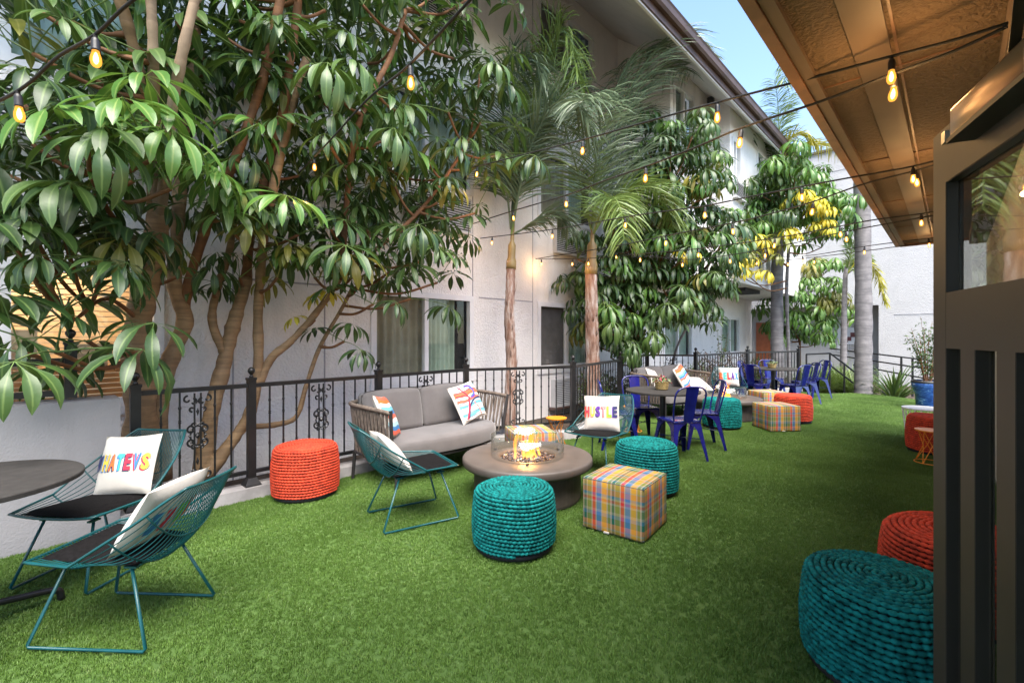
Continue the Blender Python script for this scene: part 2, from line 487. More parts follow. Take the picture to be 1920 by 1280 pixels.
# sloping eave
mb = MB()
mb.hexa([SD(-7,3.4,6.5),SD(19.6,3.4,6.5),SD(19.6,9.6,soffz(9.6)),SD(-7,9.6,soffz(9.6)),SD(-7,3.4,6.62),SD(19.6,3.4,6.62),SD(19.6,9.6,soffz(9.6)+0.12),SD(-7,9.6,soffz(9.6)+0.12)])
eave = mb.build('eave', M_lsoff, house)
MB().hexa([SD(-7,3.36,6.68),SD(19.6,3.36,6.68),SD(19.6,9.6,soffz(9.6)+0.22),SD(-7,9.6,soffz(9.6)+0.22),SD(-7,3.36,6.72),SD(19.6,3.36,6.72),SD(19.6,9.6,soffz(9.6)+0.27),SD(-7,9.6,soffz(9.6)+0.27)]).build('roof', M_roof, house)
MB().boxsd(-7, 19.6, 3.397, 3.37, 6.47, 6.70).build('fascia_board', M_fascia, house)
mb = MB()
prof = [(3.369,6.60),(3.30,6.585),(3.265,6.62),(3.25,6.70),(3.23,6.73),(3.245,6.735),(3.30,6.72),(3.369,6.72)]
n0 = len(prof)
mb.add([SD(-7,D,z) for D,z in prof]+[SD(19.6,D,z) for D,z in prof], [(i,(i+1)%n0,n0+(i+1)%n0,n0+i) for i in range(n0)]+[tuple(range(n0)),tuple(range(2*n0-1,n0-1,-1))])
mb.build('gutter', M_fascia, house)
MB().boxsd(-7, 19.6, 3.44, 3.40, 6.44, 6.515).build('drip_edge', M_trim, house)
# control joints
mb = MB()
for s in (4.975, 6.445, 2.55, -1.4, 1.55):
    mb.boxsd(s-0.009, s+0.009, DW+0.01, DW-0.004, -0.36, soffz(DW)-0.02)
mb.build('control_joint', M_joint, house)
for (a, b, zz) in ((5.11, 6.43, 2.06), (5.11, 6.43, 2.06+ZF), (1.6, 2.5, 2.06), (8.5,9.4,2.06+ZF), (7.0,9.4,6.9+0.0)):
    MB().boxsd(a, b, DW+0.01, DW-0.005, zz-0.010, zz+0.010).build('control_joint', M_joint, house)
def window(a, b, z0, z1, D, kind=0, sill=True):
    w = b - a
    mb = MB(); fw = 0.07
    mb.boxsd(a-0.05, a+0.03, D+0.06, D-0.022, z0-0.05, z1+0.05); mb.boxsd(b-0.03, b+0.05, D+0.06, D-0.022, z0-0.05, z1+0.05)
    mb.boxsd(a+0.03, b-0.03, D+0.06, D-0.020, z1-0.03, z1+0.05); mb.boxsd(a+0.03, b-0.03, D+0.06, D-0.020, z0-0.05, z0+0.03)
    fr = mb.build('window', M_trim, house)
    mid = (a+b)/2
    MB().boxsd(mid-0.035, mid+0.035, D+0.07, D-0.004, z0+0.03, z1-0.03).build('mullion', M_trim, fr)
    for (p, q, dd) in ((a+0.03, mid-0.035, 0.045), (mid+0.035, b-0.03, 0.055)):
        MB().add([SD(p,D+dd,z0+0.03),SD(q,D+dd,z0+0.03),SD(q,D+dd,z1-0.03),SD(p,D+dd,z1-0.03)], [(0,1,2,3)]).build('pane', M_glass, fr)
    if kind == 0:
        mb = MB(); curtain(mb, a, mid+0.1, z0, z1, D+0.17, 7); mb.build('curtain', M_curt2, fr, smooth=True)
        mb = MB(); curtain(mb, mid+0.1, b-0.22, z0, z1, D+0.15, 6); mb.build('curtain', M_curt, fr, smooth=True)
    elif kind == 1:
        mb = MB(); mb.add([SD(a,D+0.1,z0),SD(mid,D+0.1,z0),SD(mid,D+0.1,z1),SD(a,D+0.1,z1)], [(0,1,2,3)]); mb.build('insect_screen', M_screen, fr)
        mb = MB(); curtain(mb, mid, b, z0, z1, D+0.17, 5); mb.build('curtain', M_curt, fr, smooth=True)
    elif kind == 2:
        mb = MB(); curtain(mb, a, b, z0, z1, D+0.17, 10); mb.build('curtain', M_curt, fr, smooth=True)
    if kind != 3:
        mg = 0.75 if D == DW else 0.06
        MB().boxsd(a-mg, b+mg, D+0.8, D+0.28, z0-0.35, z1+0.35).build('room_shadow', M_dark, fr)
    if sill:
        MB().boxsd(a-0.06, b+0.06, D+0.05, D-0.03, z0-0.125, z0-0.052).build('sill', M_trim, fr)
    return fr
k = 0
for i, o_ in enumerate(ops):
    if i == 0: continue
    window(*o_, DW, {1:2, 2:2, 3:0, 4:2, 5:1, 6:1, 7:0, 8:1}[i], sill=(i in (3,6)))
for o_ in ops_far: window(*o_, DW, 2)
for o_ in opB: window(*o_, DB, 2, sill=False)
for o_ in opC: window(*o_, DC, 2, sill=False)
def grille(a, b, z0, z1, D):
    fr = MB().boxsd(a, b, D+0.02, D-0.075, z0, z1).build('air_conditioner', M_grilled, house)
    mb = MB()
    mb.boxsd(a-0.02, b+0.02, D, D-0.095, z1, z1+0.03); mb.boxsd(a-0.02, b+0.02, D, D-0.12, z0-0.03, z0)
    mb.boxsd(a-0.02, a, D, D-0.095, z0, z1); mb.boxsd(b, b+0.02, D, D-0.095, z0, z1)
    mb.build('casing', M_metalw, fr)
    nsl = int((z1-z0)/0.034)
    for i in range(nsl):
        z = z0 + (i+0.5)*(z1-z0)/nsl
        MB().hexa([SD(a,D-0.095,z-0.011),SD(b,D-0.095,z-0.011),SD(b,D-0.076,z+0.004),SD(a,D-0.076,z+0.004),SD(a,D-0.095,z-0.004),SD(b,D-0.095,z-0.004),SD(b,D-0.076,z+0.011),SD(a,D-0.076,z+0.011)]).build('louvre', M_metalw, fr)
grille(-0.75, 0.45, 3.05, 3.46, DW); grille(3.7, 4.85, 3.05, 3.55, DW); grille(7.05, 8.15, 3.06, 3.52, DW); grille(7.0, 8.1, 0.10, 0.56, DW)
grille(3.7, 4.85, 5.92, 6.36, DW); grille(11.66,12.3,4.75,5.1,DC)
MB().boxsd(6.9, 8.2, DW+0.01, DW-0.16, 0.03, 0.068).build('air_conditioner_shelf', M_fascia, house)
MB().lathe([(0,-0.09),(0.05,-0.08),(0.08,-0.04),(0.085,0.0),(0.085,0.06),(0,0.06)], 16, tuple(SD(11.25, DB-0.16, soffz(DB-0.16)-0.10))).build('security_camera', M_black, house, smooth=True)
# lit room behind the left window: blinds, counter, appliances
a, b, z0, z1 = ops[0]
fr = window(a, b, z0, z1, DW, 3)
M_blind = surf('wood_blind', (0.58, 0.46, 0.33), 0.55, 0.15)
M_room = surf('warm_plaster', (0.75, 0.58, 0.40), 0.8, 0.1, 2)
M_brick = surf('tan_tile', (0.50, 0.30, 0.16), 0.7, 0.25, 4)
M_steel = surf('steel', (0.55, 0.52, 0.48), 0.3, 0.1, metal=0.8)
mb = MB()
mb.add([SD(a-0.6,DW+2.2,0),SD(b+1.0,DW+2.2,0),SD(b+1.0,DW+2.2,2.6),SD(a-0.6,DW+2.2,2.6)], [(3,2,1,0)])
for (s_) in (a-0.6, b+1.0):
    mb.add([SD(s_,DW+0.12,0),SD(s_,DW+2.2,0),SD(s_,DW+2.2,2.6),SD(s_,DW+0.12,2.6)], [(0,1,2,3)])
mb.add([SD(a-0.6,DW+0.12,2.6),SD(b+1.0,DW+0.12,2.6),SD(b+1.0,DW+2.2,2.6),SD(a-0.6,DW+2.2,2.6)], [(0,1,2,3)])
mb.add([SD(a-0.6,DW+0.12,0),SD(b+1.0,DW+0.12,0),SD(b+1.0,DW+2.2,0),SD(a-0.6,DW+2.2,0)], [(0,1,2,3)])
mb.build('lit_room', M_room, fr)
for i in range(24):
    z = z0 + 0.06 + i*0.0475
    MB().boxsd(a+0.04, b-0.04, DW+0.15, DW+0.105, z, z+0.007).build('blind_slat', M_blind, fr)
mb = MB(); mb.boxsd(a-0.4, b+0.6, DW+1.3, DW+0.75, 0.0, 1.12); mb.build('counter', M_brick, fr)
mb = MB(); mb.boxsd(-0.1, 0.1, DW+1.1, DW+0.9, 1.12, 1.5); mb.boxsd(0.35, 0.62, DW+1.1, DW+0.9, 1.12, 1.36); mb.boxsd(-0.6,-0.35,DW+1.1,DW+0.9,1.12,1.3); mb.build('appliance', M_steel, fr)
ld = bpy.data.lights.new('room_lamp', 'POINT'); ld.energy = 17; ld.color = (1.0, 0.78, 0.52); ld.shadow_soft_size = 0.15
lo = bpy.data.objects.new('room_lamp', ld); COL.objects.link(lo); lo.parent = house
lo.location = SD(0.1, DW+1.5, 2.2) - Vector(ORIGIN[house.name])

# ------------------------------------------------------------------ low wall, kerb, planting strip
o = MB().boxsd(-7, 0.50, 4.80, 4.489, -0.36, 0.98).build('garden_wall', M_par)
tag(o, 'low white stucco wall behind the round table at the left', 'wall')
mb = MB()
mb.boxsd(0.502, 3.985, 4.69, 4.489, -0.36, 0.10)
kp = [SD(3.985,4.489), Vector((0.90,6.52,0)), Vector((1.99,8.30,0)), Vector((2.90,9.68,0)), Vector((3.83,9.48,0)), Vector((5.78,11.21,0)), Vector((7.45,11.90,0))]
for p_, q_ in zip(kp[:-1], kp[1:]):
    t_ = (q_-p_).normalized(); nn = Vector((-t_.y, t_.x, 0))*0.2
    mb.hexa([(*p_[:2],-0.36),(*q_[:2],-0.36),(*(q_+nn)[:2],-0.36),(*(p_+nn)[:2],-0.36),(*p_[:2],0.10),(*q_[:2],0.10),(*(q_+nn)[:2],0.10),(*(p_+nn)[:2],0.10)])
o = mb.build('kerb', M_conc); tag(o, kind='structure')
o = MB().poly([(*SD(0.5,4.69)[:2],-0.10),(*SD(3.98,4.69)[:2],-0.10),(0.75,6.7,-0.10),(1.8,8.5,-0.10),(2.8,9.95,-0.10),(3.8,9.8,-0.10),(5.7,11.5,-0.10),(7.4,12.2,-0.10),(*SD(19.3,3.0)[:2],-0.10),(*SD(19.3,5.58)[:2],-0.10),(*SD(0.5,5.58)[:2],-0.10)]).build('planting_bed', M_soil)
tag(o, kind='structure')

# ------------------------------------------------------------------ far building at the end of the court
far = empty('end_building', SD(21.5, 1.0, -0.36), world_built=True)
tag(far, 'plain white stucco building closing the far end of the court', 'building')
mb = MB()
mb.boxsd(21.5, 29, 9, -6, 2.55, 8.55)
mb.boxsd(22.6, 29, 9, 1.94, -0.36, 2.55)
mb.boxsd(21.5, 29, 1.94, -6, -0.36, 2.549)
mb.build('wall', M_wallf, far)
MB().boxsd(21.42, 29.1, 9.1, -6.1, 8.552, 8.64).build('parapet_cap', M_roof, far)
MB().boxsd(21.488, 21.5, 1.5, -2.0, 2.18, 2.20).build('control_joint', M_joint, far)
MB().boxsd(21.488, 21.5, 9.0, -4.0, 7.75, 7.77).build('control_joint', M_joint, far)
for k in range(4):
    for i in range(9):
        z = 0.9 + k*1.62 + i*0.085
        MB().boxsd(21.47, 21.5, 2.42, 2.24, z, z+0.04).build('vent_slot', M_grilled, far)
M_door = surf('orange_door', (0.30, 0.085, 0.03), 0.5, 0.15)
MB().boxsd(22.55, 22.6, 6.35, 5.55, -0.1, 2.0).build('door', M_door, far)
mb = MB(); mb.boxsd(22.57, 22.6, 7.6, 7.0, 0.2, 2.0); mb.build('window', M_screen, far)
MB().boxsd(22.0, 29, 9.5, 6.9, -0.30, 2.5).build('entry_wall', M_lsoff, far)
# ------------------------------------------------------------------ right building: soffit, wall, open door
rb = empty('low_building', SD(4.0, 0.0, 0.0), world_built=True)
tag(rb, 'low building with deep warm lit stucco soffit at the right', 'building')
E0, E1 = 0.56, -0.40       # eave edge and wall as D values
MB().boxsd(-3, 8.66, E1, E0-0.02, 2.75, 2.85).build('soffit', M_soff, rb)
MB().boxsd(-3, 8.68, E0-0.018, E0+0.03, 2.715, 2.95).build('fascia_board', M_fasciaw, rb)
MB().boxsd(-3, 8.70, E0+0.032, E0+0.055, 2.79, 2.99).build('gutter', M_fascia, rb)
MB().boxsd(-3, 8.65, E0-0.07, E0-0.022, 2.722, 2.748).build('soffit_trim', M_strip, rb)
MB().boxsd(-3, 8.64, 0.20, 0.33, 2.738, 2.749).build('soffit_strip', M_strip, rb)
MB().boxsd(-3, 8.64, 0.175, 0.185, 2.744, 2.749).build('soffit_seam', M_fasciaw, rb)
for s in (1.45, 2.9, 4.35, 5.8, 7.25):
    MB().boxsd(s, s+0.008, -0.15, 0.49, 2.743, 2.7495).build('soffit_seam', M_fasciaw, rb)
MB().boxsd(-3, 8.66, E1, E0+0.03, 2.852, 3.0).build('roof', M_roof, rb)
MB().boxsd(8.66, 8.69, E1, E0-0.022, 2.712, 2.95).build('end_fascia', M_fasciaw, rb)
mb = MB()
mb.boxsd(1.30, 8.5, -0.55, -0.32, 0.0, 2.75)
mb.boxsd(-3, -0.9, -0.55, -0.32, 0.0, 2.75)
mb.boxsd(-0.9, 1.30, -0.55, -0.32, 2.22, 2.75)
mb.build('wall', M_lsoff, rb)
MB().boxsd(-3, 8.4, -0.318, -0.16, 2.62, 2.748).build('ledger_board', M_strip, rb)

hn = Vector((0.973, 0.651, 0)); e = Vector((0.4117, 0.9113, 0))
door = empty('entrance_door', hn, math.atan2(e.y, e.x))
tag(door, 'dark bronze open door with glazed top and vertical slots', 'door')
TH = -0.042
for (x0, x1, nm) in ((0.829, 0.918, 'stile'), (0.0, 0.10, 'stile')):
    MB().box(x0, x1, TH, 0, 0.015, 2.08).build(nm, M_bronze, door, local=True)
MB().box(0.10, 0.829, TH, 0.0, 1.913, 2.08).build('rail', M_bronze, door, local=True)
MB().box(0.10, 0.829, TH, -0.0005, 1.41, 1.578).build('rail', M_bronze, door, local=True)
MB().box(0.10, 0.829, TH, -0.0005, 0.015, 0.20).build('rail', M_bronze, door, local=True)
xs = [0.829, 0.735, 0.655, 0.545, 0.465, 0.355, 0.275, 0.165, 0.10]
# slots lie between (0.829..0.735), (0.655..0.545) ...; mullions fill the rest
for (x0, x1) in ((0.655, 0.735), (0.465, 0.545), (0.275, 0.355), (0.10, 0.165)):
    MB().box(x0, x1, TH, -0.001, 0.20, 1.41).build('mullion', M_bronze, door, local=True)
MB().box(0.10, 0.829, TH+0.006, TH+0.012, 1.578, 1.913).build('pane', glassmat('door_glass', (0.80, 0.80, 0.76), 0.01, 1.5, 0.16), door, local=True)
for (x0, x1) in ((0.735, 0.829), (0.545, 0.655), (0.355, 0.465), (0.165, 0.275)):
    MB().box(x0, x1, TH+0.004, TH+0.009, 0.20, 1.41).build('pane', M_glass, door, local=True)
for (x1, z0_, z1_) in ((0.829,1.578,1.913),(0.829,0.20,1.41),(0.655,0.20,1.41),(0.465,0.20,1.41),(0.275,0.20,1.41)):  # thin black linings that darken the reveals of the openings
    MB().box(x1-0.002, x1-0.0002, TH+0.013, -0.002, z0_, z1_).build('reveal_lining', M_closer, door, local=True)
MB().box(0.10, 0.827, TH+0.013, -0.002, 1.911, 1.9128).build('reveal_lining', M_closer, door, local=True)
me = rmesh('door_closer', 0.34, 0.055, 0.075, 0.006)
cl = obj('door_closer', me, M_bronze2, door); cl.location = (0.47, 0.029, 1.985)
MB().box(0.29, 0.65, 0.0, 0.06, 1.972, 1.984).build('closer_base', M_closer, door, local=True)
MB().bar((0.40, 0.03, 2.065), (0.05, 0.16, 2.10), 0.018, 0.008).build('closer_arm', M_closer, door, local=True)
MB().box(0.80, 0.825, 0, 0.012, 2.025, 2.06).build('latch_plate', M_steel, door, local=True)
# ------------------------------------------------------------------ iron fences
def baluster_mesh(h):
    mb = MB()
    w = 0.0065
    mb.box(-w, w, -w, w, 0, h)
    for z in (0.28*h, 0.30*h, 0.66*h, 0.68*h): mb.box(-w*1.45, w*1.45, -w*1.45, w*1.45, z, z+0.008)
    mb.lathe([(0.006, 0.80*h), (0.013, 0.83*h), (0.006, 0.86*h)], 6)
    return mb.mesh('baluster')
def ornament_mesh(h, w):
    """cast scroll panel: crest on top, rosette in the middle, foot below"""
    mb = MB()
    def scroll(cx, cz, r, a0, a1, turns=1.0, rr=0.0085):
        pts = []
        for i in range(12):
            t = i/11; a = a0 + (a1-a0)*t; q = r*(1-0.75*t)
            pts.append((cx+q*math.cos(a), 0, cz+q*math.sin(a)))
        mb.tube(pts, rr, 5)
    for x in (-w*0.2, w*0.2): mb.box(x-0.006, x+0.006, -0.006, 0.006, 0, h)
    for s in (-1, 1):
        # crest
        scroll(s*w*0.62, h*0.93, w*0.30, math.pi/2, math.pi/2 - s*4.6)
        scroll(s*w*0.28, h*0.90, w*0.28, math.pi/2, math.pi/2 + s*4.2)
        scroll(s*w*0.34, h*0.82, w*0.22, -math.pi/2, -math.pi/2 + s*4.0)
        # foot
        scroll(s*w*0.62, h*0.06, w*0.28, -math.pi/2, -math.pi/2 + s*4.6)
        scroll(s*w*0.28, h*0.10, w*0.26, -math.pi/2, -math.pi/2 - s*4.2)
        # rosette
        scroll(s*w*0.38, h*0.58, w*0.34, math.pi/2, math.pi/2 - s*4.8)
        scroll(s*w*0.38, h*0.44, w*0.34, -math.pi/2, -math.pi/2 + s*4.8)
        scroll(s*w*0.22, h*0.64, w*0.2, -math.pi/2, -math.pi/2 + s*4.5)
        scroll(s*w*0.22, h*0.38, w*0.2, math.pi/2, math.pi/2 - s*4.5)
    for i in range(12):
        a = 2*math.pi*i/12
        c = (w*0.5*math.cos(a), 0, h*0.51 + w*0.72*math.sin(a)*1.15)
        mb.lathe([(0.0, -0.016), (0.012, 0), (0.0, 0.016)], 5, c)
    pts = [(w*0.46*math.cos(2*math.pi*i/20), 0, h*0.51 + w*0.72*math.sin(2*math.pi*i/20)) for i in range(20)]
    mb.tube(pts, 0.007, 5, closed=True)
    mb.lathe([(0, -0.03), (0.022, 0), (0, 0.03)], 8, (0, 0, h*0.51))
    mb.lathe([(0, -0.04), (0.012, 0), (0, 0.03)], 6, (0, 0, h*0.79)); mb.lathe([(0, -0.03), (0.012, 0), (0, 0.04)], 6, (0, 0, h*0.21))
    return mb.mesh('scroll_panel')
def post_mesh(h, w=0.032):
    mb = MB()
    mb.box(-w, w, -w, w, 0.012, h)
    mb.box(-w*1.18, w*1.18, -w*1.18, w*1.18, h, h+0.022)
    return mb.mesh('post')
fin = MB(); fin.lathe([(0.018,0),(0.018,0.012),(0.011,0.022),(0.014,0.03),(0.026,0.045),(0.031,0.062),(0.026,0.08),(0.012,0.092),(0,0.095)], 12)
fin_me = fin.mesh('finial', True)
foot = MB(); foot.add([(-.065,-.065,0),(.065,-.065,0),(.065,.065,0),(-.065,.065,0),(-.065,-.065,.012),(.065,-.065,.012),(.065,.065,.012),(-.065,.065,.012),(-.036,-.036,.07),(.036,-.036,.07),(.036,.036,.07),(-.036,.036,.07)],
    [(3,2,1,0),(0,1,5,4),(1,2,6,5),(2,3,7,6),(3,0,4,7),(4,5,9,8),(5,6,10,9),(6,7,11,10),(7,4,8,11),(8,9,10,11)])
foot_me = foot.mesh('base_plate')
def fence(name, label, posts, zb, zt, orn, spacing=0.118, skip_first_post=False, finials=True):
    """posts: list of points; rails run from post to post"""
    root = empty(name, (posts[0].x, posts[0].y, zb), world_built=True)
    tag(root, label, 'fence', 'iron railings round the court')
    o0 = Vector(root.location)
    hb = zt - zb
    pm = post_mesh(hb + 0.03)
    bm_ = baluster_mesh(hb - 0.175)
    om = ornament_mesh(hb - 0.19, 0.112)
    for i, p in enumerate(posts):
        if i == 0 and skip_first_post: continue
        o = obj('post', pm, M_black, root); o.location = Vector((p.x, p.y, zb)) - o0
        q = posts[min(i+1, len(posts)-1)] if i+1 < len(posts) else posts[i-1]
        o.rotation_euler.z = math.atan2(q.y-p.y, q.x-p.x)
        if finials:
            f_ = obj('finial', fin_me, M_black, o); f_.location = (0, 0, hb+0.052)
        f_ = obj('base_plate', foot_me, M_black, o)
    for i, (p, q) in enumerate(zip(posts[:-1], posts[1:])):
        a = Vector((p.x, p.y, 0)); b = Vector((q.x, q.y, 0)); L_ = (b-a).length; t = (b-a)/L_
        a2 = a + t*0.034; b2 = b - t*0.034
        MB().bar(a2+Vector((0,0,zt-0.018)), b2+Vector((0,0,zt-0.018)), 0.044, 0.036).build('top_rail', M_black, root)
        MB().bar(a2+Vector((0,0,zb+0.12)), b2+Vector((0,0,zb+0.12)), 0.034, 0.032).build('bottom_rail', M_black, root)
        nb = max(2, int(round((L_-0.07)/spacing)))
        mid = nb//2
        ang = math.atan2(t.y, t.x)
        has = orn[i] if i < len(orn) else False
        for k in range(1, nb):
            x = 0.035 + (L_-0.07)*k/nb
            c = a + t*x
            if has and abs(k - mid) < 1: continue
            o = obj('baluster', bm_, M_black, root); o.location = Vector((c.x, c.y, zb+0.137)) - o0; o.rotation_euler.z = ang
        if has:
            c = a + t*(0.035 + (L_-0.07)*mid/nb)
            o = obj('scroll_panel', om, M_black, root); o.location = Vector((c.x, c.y, zb+0.14)) - o0; o.rotation_euler.z = ang
    return root
fence('iron_fence', 'black iron fence with scroll panels running behind the grey sofa', FP[1:6], 0.10, 1.015, [True, True, True, True])
fence('iron_fence', 'black iron fence running back beside the palm trunks', [FP[5], FP[6]], 0.10, 1.015, [False], skip_first_post=True)
fence('iron_fence', 'black iron fence behind the farther rope sofa and far cafe table', FP[6:11], 0.10, 1.045, [False, True, False, False], skip_first_post=True)
# railing on the low wall
root = empty('wall_railing', SD(-1.0, 4.66, 0.98), world_built=True)
tag(root, 'black iron railing standing on the low white wall under the lit window', 'railing')
mb = MB()
pp = G(185, 730, 1.0)
sp = 0.24
o = obj('post', post_mesh(0.40, 0.034), M_black, root); o.location = SD(sp, 4.66, 0.98) - Vector(root.location); o.rotation_euler.z = BANG
f_ = obj('finial', fin_me, M_black, o); f_.location = (0,0,0.42)
MB().bar(SD(-6,4.66,1.26), SD(sp-0.035,4.66,1.26), 0.044, 0.05).build('top_rail', M_black, root)
MB().bar(SD(-6,4.66,1.035), SD(sp-0.035,4.66,1.035), 0.044, 0.045).build('bottom_rail', M_black, root)
bmr = MB().box(-0.008,0.008,-0.008,0.008,0,0.19).mesh('baluster')
for k in range(6):
    o = obj('baluster', bmr, M_black, root); o.location = SD(sp-0.45*(k+1), 4.66, 1.055) - Vector(root.location); o.rotation_euler.z = BANG

# ------------------------------------------------------------------ stair and ramp handrails at the far right
def rail(name, label, lines, r=0.022):
    root = empty(name, (*Vector(lines[0][0])[:2], -0.3), world_built=True)
    tag(root, label, 'handrail')
    for nm, pts in [(('handrail' if i < 1 else 'rail_bar'), q) for i, q in enumerate(lines)]:
        MB().tube([Vector(p) for p in pts], r, 8).build(nm, M_black, root)
    return root
ra = rail('stair_handrail', 'black pipe handrail sloping down the steps beside the far chair',
  [[PY(1512,664,11.9), PY(1556,662,12.1), PY(1583,682,12.0), PY(1603,698,11.9), PY(1604,713,11.9)],
   [PY(1512,683,11.9), PY(1556,684,12.1), PY(1600,718,11.9)]])
for (u, v, y) in ((1512,664,11.9), (1583,682,12.0), (1556,662,12.1)):
    a = PY(u,v,y); MB().tube([(a.x,a.y,-0.1), a], 0.022, 8).build('post', M_black, ra)
ra = rail('ramp_handrail', 'long black ramp railing in front of the far white building',
  [[PY(1556,653,15.5), PY(1755,677,12.6)], [PY(1556,664,15.5), PY(1755,694,12.6)], [PY(1600,684,14.9), PY(1755,713,12.6)]])
for (u, v, y) in ((1609,660,14.75), (1690,669,13.6), (1711,672,13.2)):
    a = PY(u,v,y); MB().tube([(a.x,a.y,-0.3), a], 0.028, 8).build('post', M_black, ra)
# ------------------------------------------------------------------ furniture materials
M_teal = surf('teal_rope', (0.003, 0.150, 0.145), 0.9, 0.42, 30, 300, 0.4, 0.004, spec=0.15, col2=(0.010, 0.225, 0.215))
M_orange = surf('orange_rope', (0.52, 0.047, 0.015), 0.85, 0.28, 22, 300, 0.35, 0.003)
M_pbase = surf('pouf_base', (0.010, 0.010, 0.012), 0.8)
M_core = {'t': surf('teal_core', (0.002, 0.03, 0.036), 0.9), 'o': surf('orange_core', (0.12, 0.012, 0.006), 0.9)}
M_wire = surf('teal_wire', (0.003, 0.064, 0.072), 0.35, 0.15, 9)
M_pad = surf('charcoal_pad', (0.007, 0.0065, 0.007), 0.95, 0.3, 60, 400, 0.3, 0.002, spec=0.1)
M_cobalt = surf('cobalt_paint', (0.005, 0.007, 0.105), 0.22, 0.2, 6, coat=0.4)
M_tabletop = surf('dark_tabletop', (0.030, 0.028, 0.027), 0.8, 0.15, 20, 200, 0.05, 0.001, spec=0.25)
M_sofarope = surf('taupe_rope', (0.135, 0.105, 0.085), 0.7, 0.3, 25, 300, 0.3, 0.002)
M_sofaframe = surf('sofa_frame', (0.022, 0.020, 0.020), 0.5)
M_cush = surf('grey_cushion', (0.100, 0.092, 0.092), 0.9, 0.10, 5, 420, 0.2, 0.002, sheen=0.3)
M_pitc = surf('fire_pit_concrete', (0.085, 0.070, 0.061), 0.5, 0.14, 6, 90, 0.05, 0.002)
M_pitd = surf('fire_pit_drum', (0.075, 0.060, 0.050), 0.6, 0.2, 8)
M_lava = surf('lava_glass', (0.045, 0.032, 0.032), 0.25, 0.8, 60, col2=(0.16, 0.11, 0.10))
M_white = surf('white_cotton', (0.47, 0.445, 0.41), 0.9, 0.06, 7, 500, 0.2, 0.002)
M_paint_o = surf('orange_paint', (0.75, 0.24, 0.015), 0.35, 0.1)
M_paint_w = surf('white_paint', (0.70, 0.69, 0.68), 0.4, 0.06)
M_basket = surf('straw_basket', (0.30, 0.22, 0.085), 0.85, 0.3, 40, 150, 0.5, 0.004)
M_pglass = glassmat('wind_guard_glass', (0.95, 0.97, 0.96), 0.01)

# ------------------------------------------------------------------ rope poufs
def pouf_mesh(h=0.44, r=0.277, rr=0.0116, seed=1):
    rnd = random.Random(seed)
    pts = []; 
    # profile of the rope centre line from the middle of the top to the foot
    prof = []
    rt = r - 0.055
    for i in range(40): prof.append((rt*i/39, h - rr + 0.012*(1-(i/39)**2)))
    for i in range(1, 13):
        a = math.pi/2*i/12
        prof.append((rt + 0.045*math.sin(a), h - rr - 0.055*(1-math.cos(a))))
    zb = 0.035
    z1 = h - rr - 0.055
    for i in range(1, 50):
        t = i/49
        prof.append((r - 0.010 + 0.012*math.sin(math.pi*min(1, t*0.95))+0.003*t, z1 + (zb - z1)*t))
    P = [Vector((a, 0, b)) for a, b in prof]
    L_ = [0]
    for a, b in zip(P[:-1], P[1:]): L_.append(L_[-1] + (b-a).length)
    pitch = rr*2*1.05
    turns = L_[-1]/pitch
    total = 0.0
    ang = 0.0; s = 0.004
    vs = []; fs = []
    N = 6
    path = []; j = 0
    while s < L_[-1]:
        while j < len(L_)-2 and L_[j+1] < s: j += 1
        t = (s-L_[j])/max(1e-6, L_[j+1]-L_[j])
        p = P[j].lerp(P[j+1], t)
        wob = 1 + 0.008*math.sin(ang+seed) + 0.006*math.sin(2*ang+seed*2) + 0.004*math.sin(3*ang+1)
        path.append((Vector((p.x*math.cos(ang)*wob, p.x*math.sin(ang)*wob, p.z + 0.0035*math.sin(2*ang+seed)*p.x/r + 0.002*math.sin(5*ang)*p.x/r)), total))
        step = 0.0058
        da = step/max(p.x, 0.012)
        da = min(da, 0.6)
        ang += da
        s += pitch*da/(2*math.pi)
        total += step
    bead = 0.029
    pts = [p for p, _ in path]
    rad = [rr*(0.56 + 0.52*abs(math.sin(math.pi*t/bead))**0.65) for _, t in path]
    mb = MB(); mb.tube(pts, rad, 6)
    core = MB(); core.lathe([(0,0.02),(r-0.03,0.02),(r-0.014,0.06),(r-0.012,h*0.5),(r-0.02,z1),(rt,h-rr-0.012),(0,h-rr-0.004)], 32)
    base = MB(); base.lathe([(r-0.03,0.0),(r-0.012,0.004),(r-0.008,0.03),(r-0.02,0.036),(0,0.036)], 40)
    return mb.mesh('rope_coil', True), core.mesh('core', True), base.mesh('base', True)
PM = {0: pouf_mesh(0.405), 1: pouf_mesh(0.45, seed=3)}
def pouf(label, x, y, colr, v=0, rz=0.0, sc=1.0):
    r = empty('rope_pouf', (x, y, 0.012), rz); r.scale = (sc, sc, 1)
    tag(r, label, 'pouf', 'rope poufs')
    a, b, c = PM[v]
    for nm, me, mt in (('rope_coil', a, M_teal if colr == 't' else M_orange), ('core', b, M_core[colr]), ('base', c, M_pbase)):
        o = obj(nm, me, None, r)
        if len(me.materials) == 0: me.materials.append(mt)
        o.material_slots[0].link = 'OBJECT'; o.material_slots[0].material = mt
    return r
pouf('teal rope pouf in front of the near fire pit', 0.013, 3.20, 't', 0, 0.4)
pouf('large teal rope pouf in the right foreground next to the door', 1.60, 2.00, 't', 0, 2.0, 1.06)
pouf('orange rope pouf half behind the open door in the right foreground', 2.37, 2.45, 'o', 0, 1.0, 1.2)
pouf('orange rope pouf against the iron fence left of the grey sofa', -1.88, 4.23, 'o', 1, 3.0)
pouf('teal rope pouf just behind the near plaid cube', 1.255, 4.33, 't', 1, 5.0)
pouf('teal rope pouf in front of the farther fire pit', 3.29, 7.28, 't', 1, 4.1)
pouf('orange rope pouf behind the plaid cube at the farther fire pit', 4.69, 7.75, 'o', 1, 0.2)
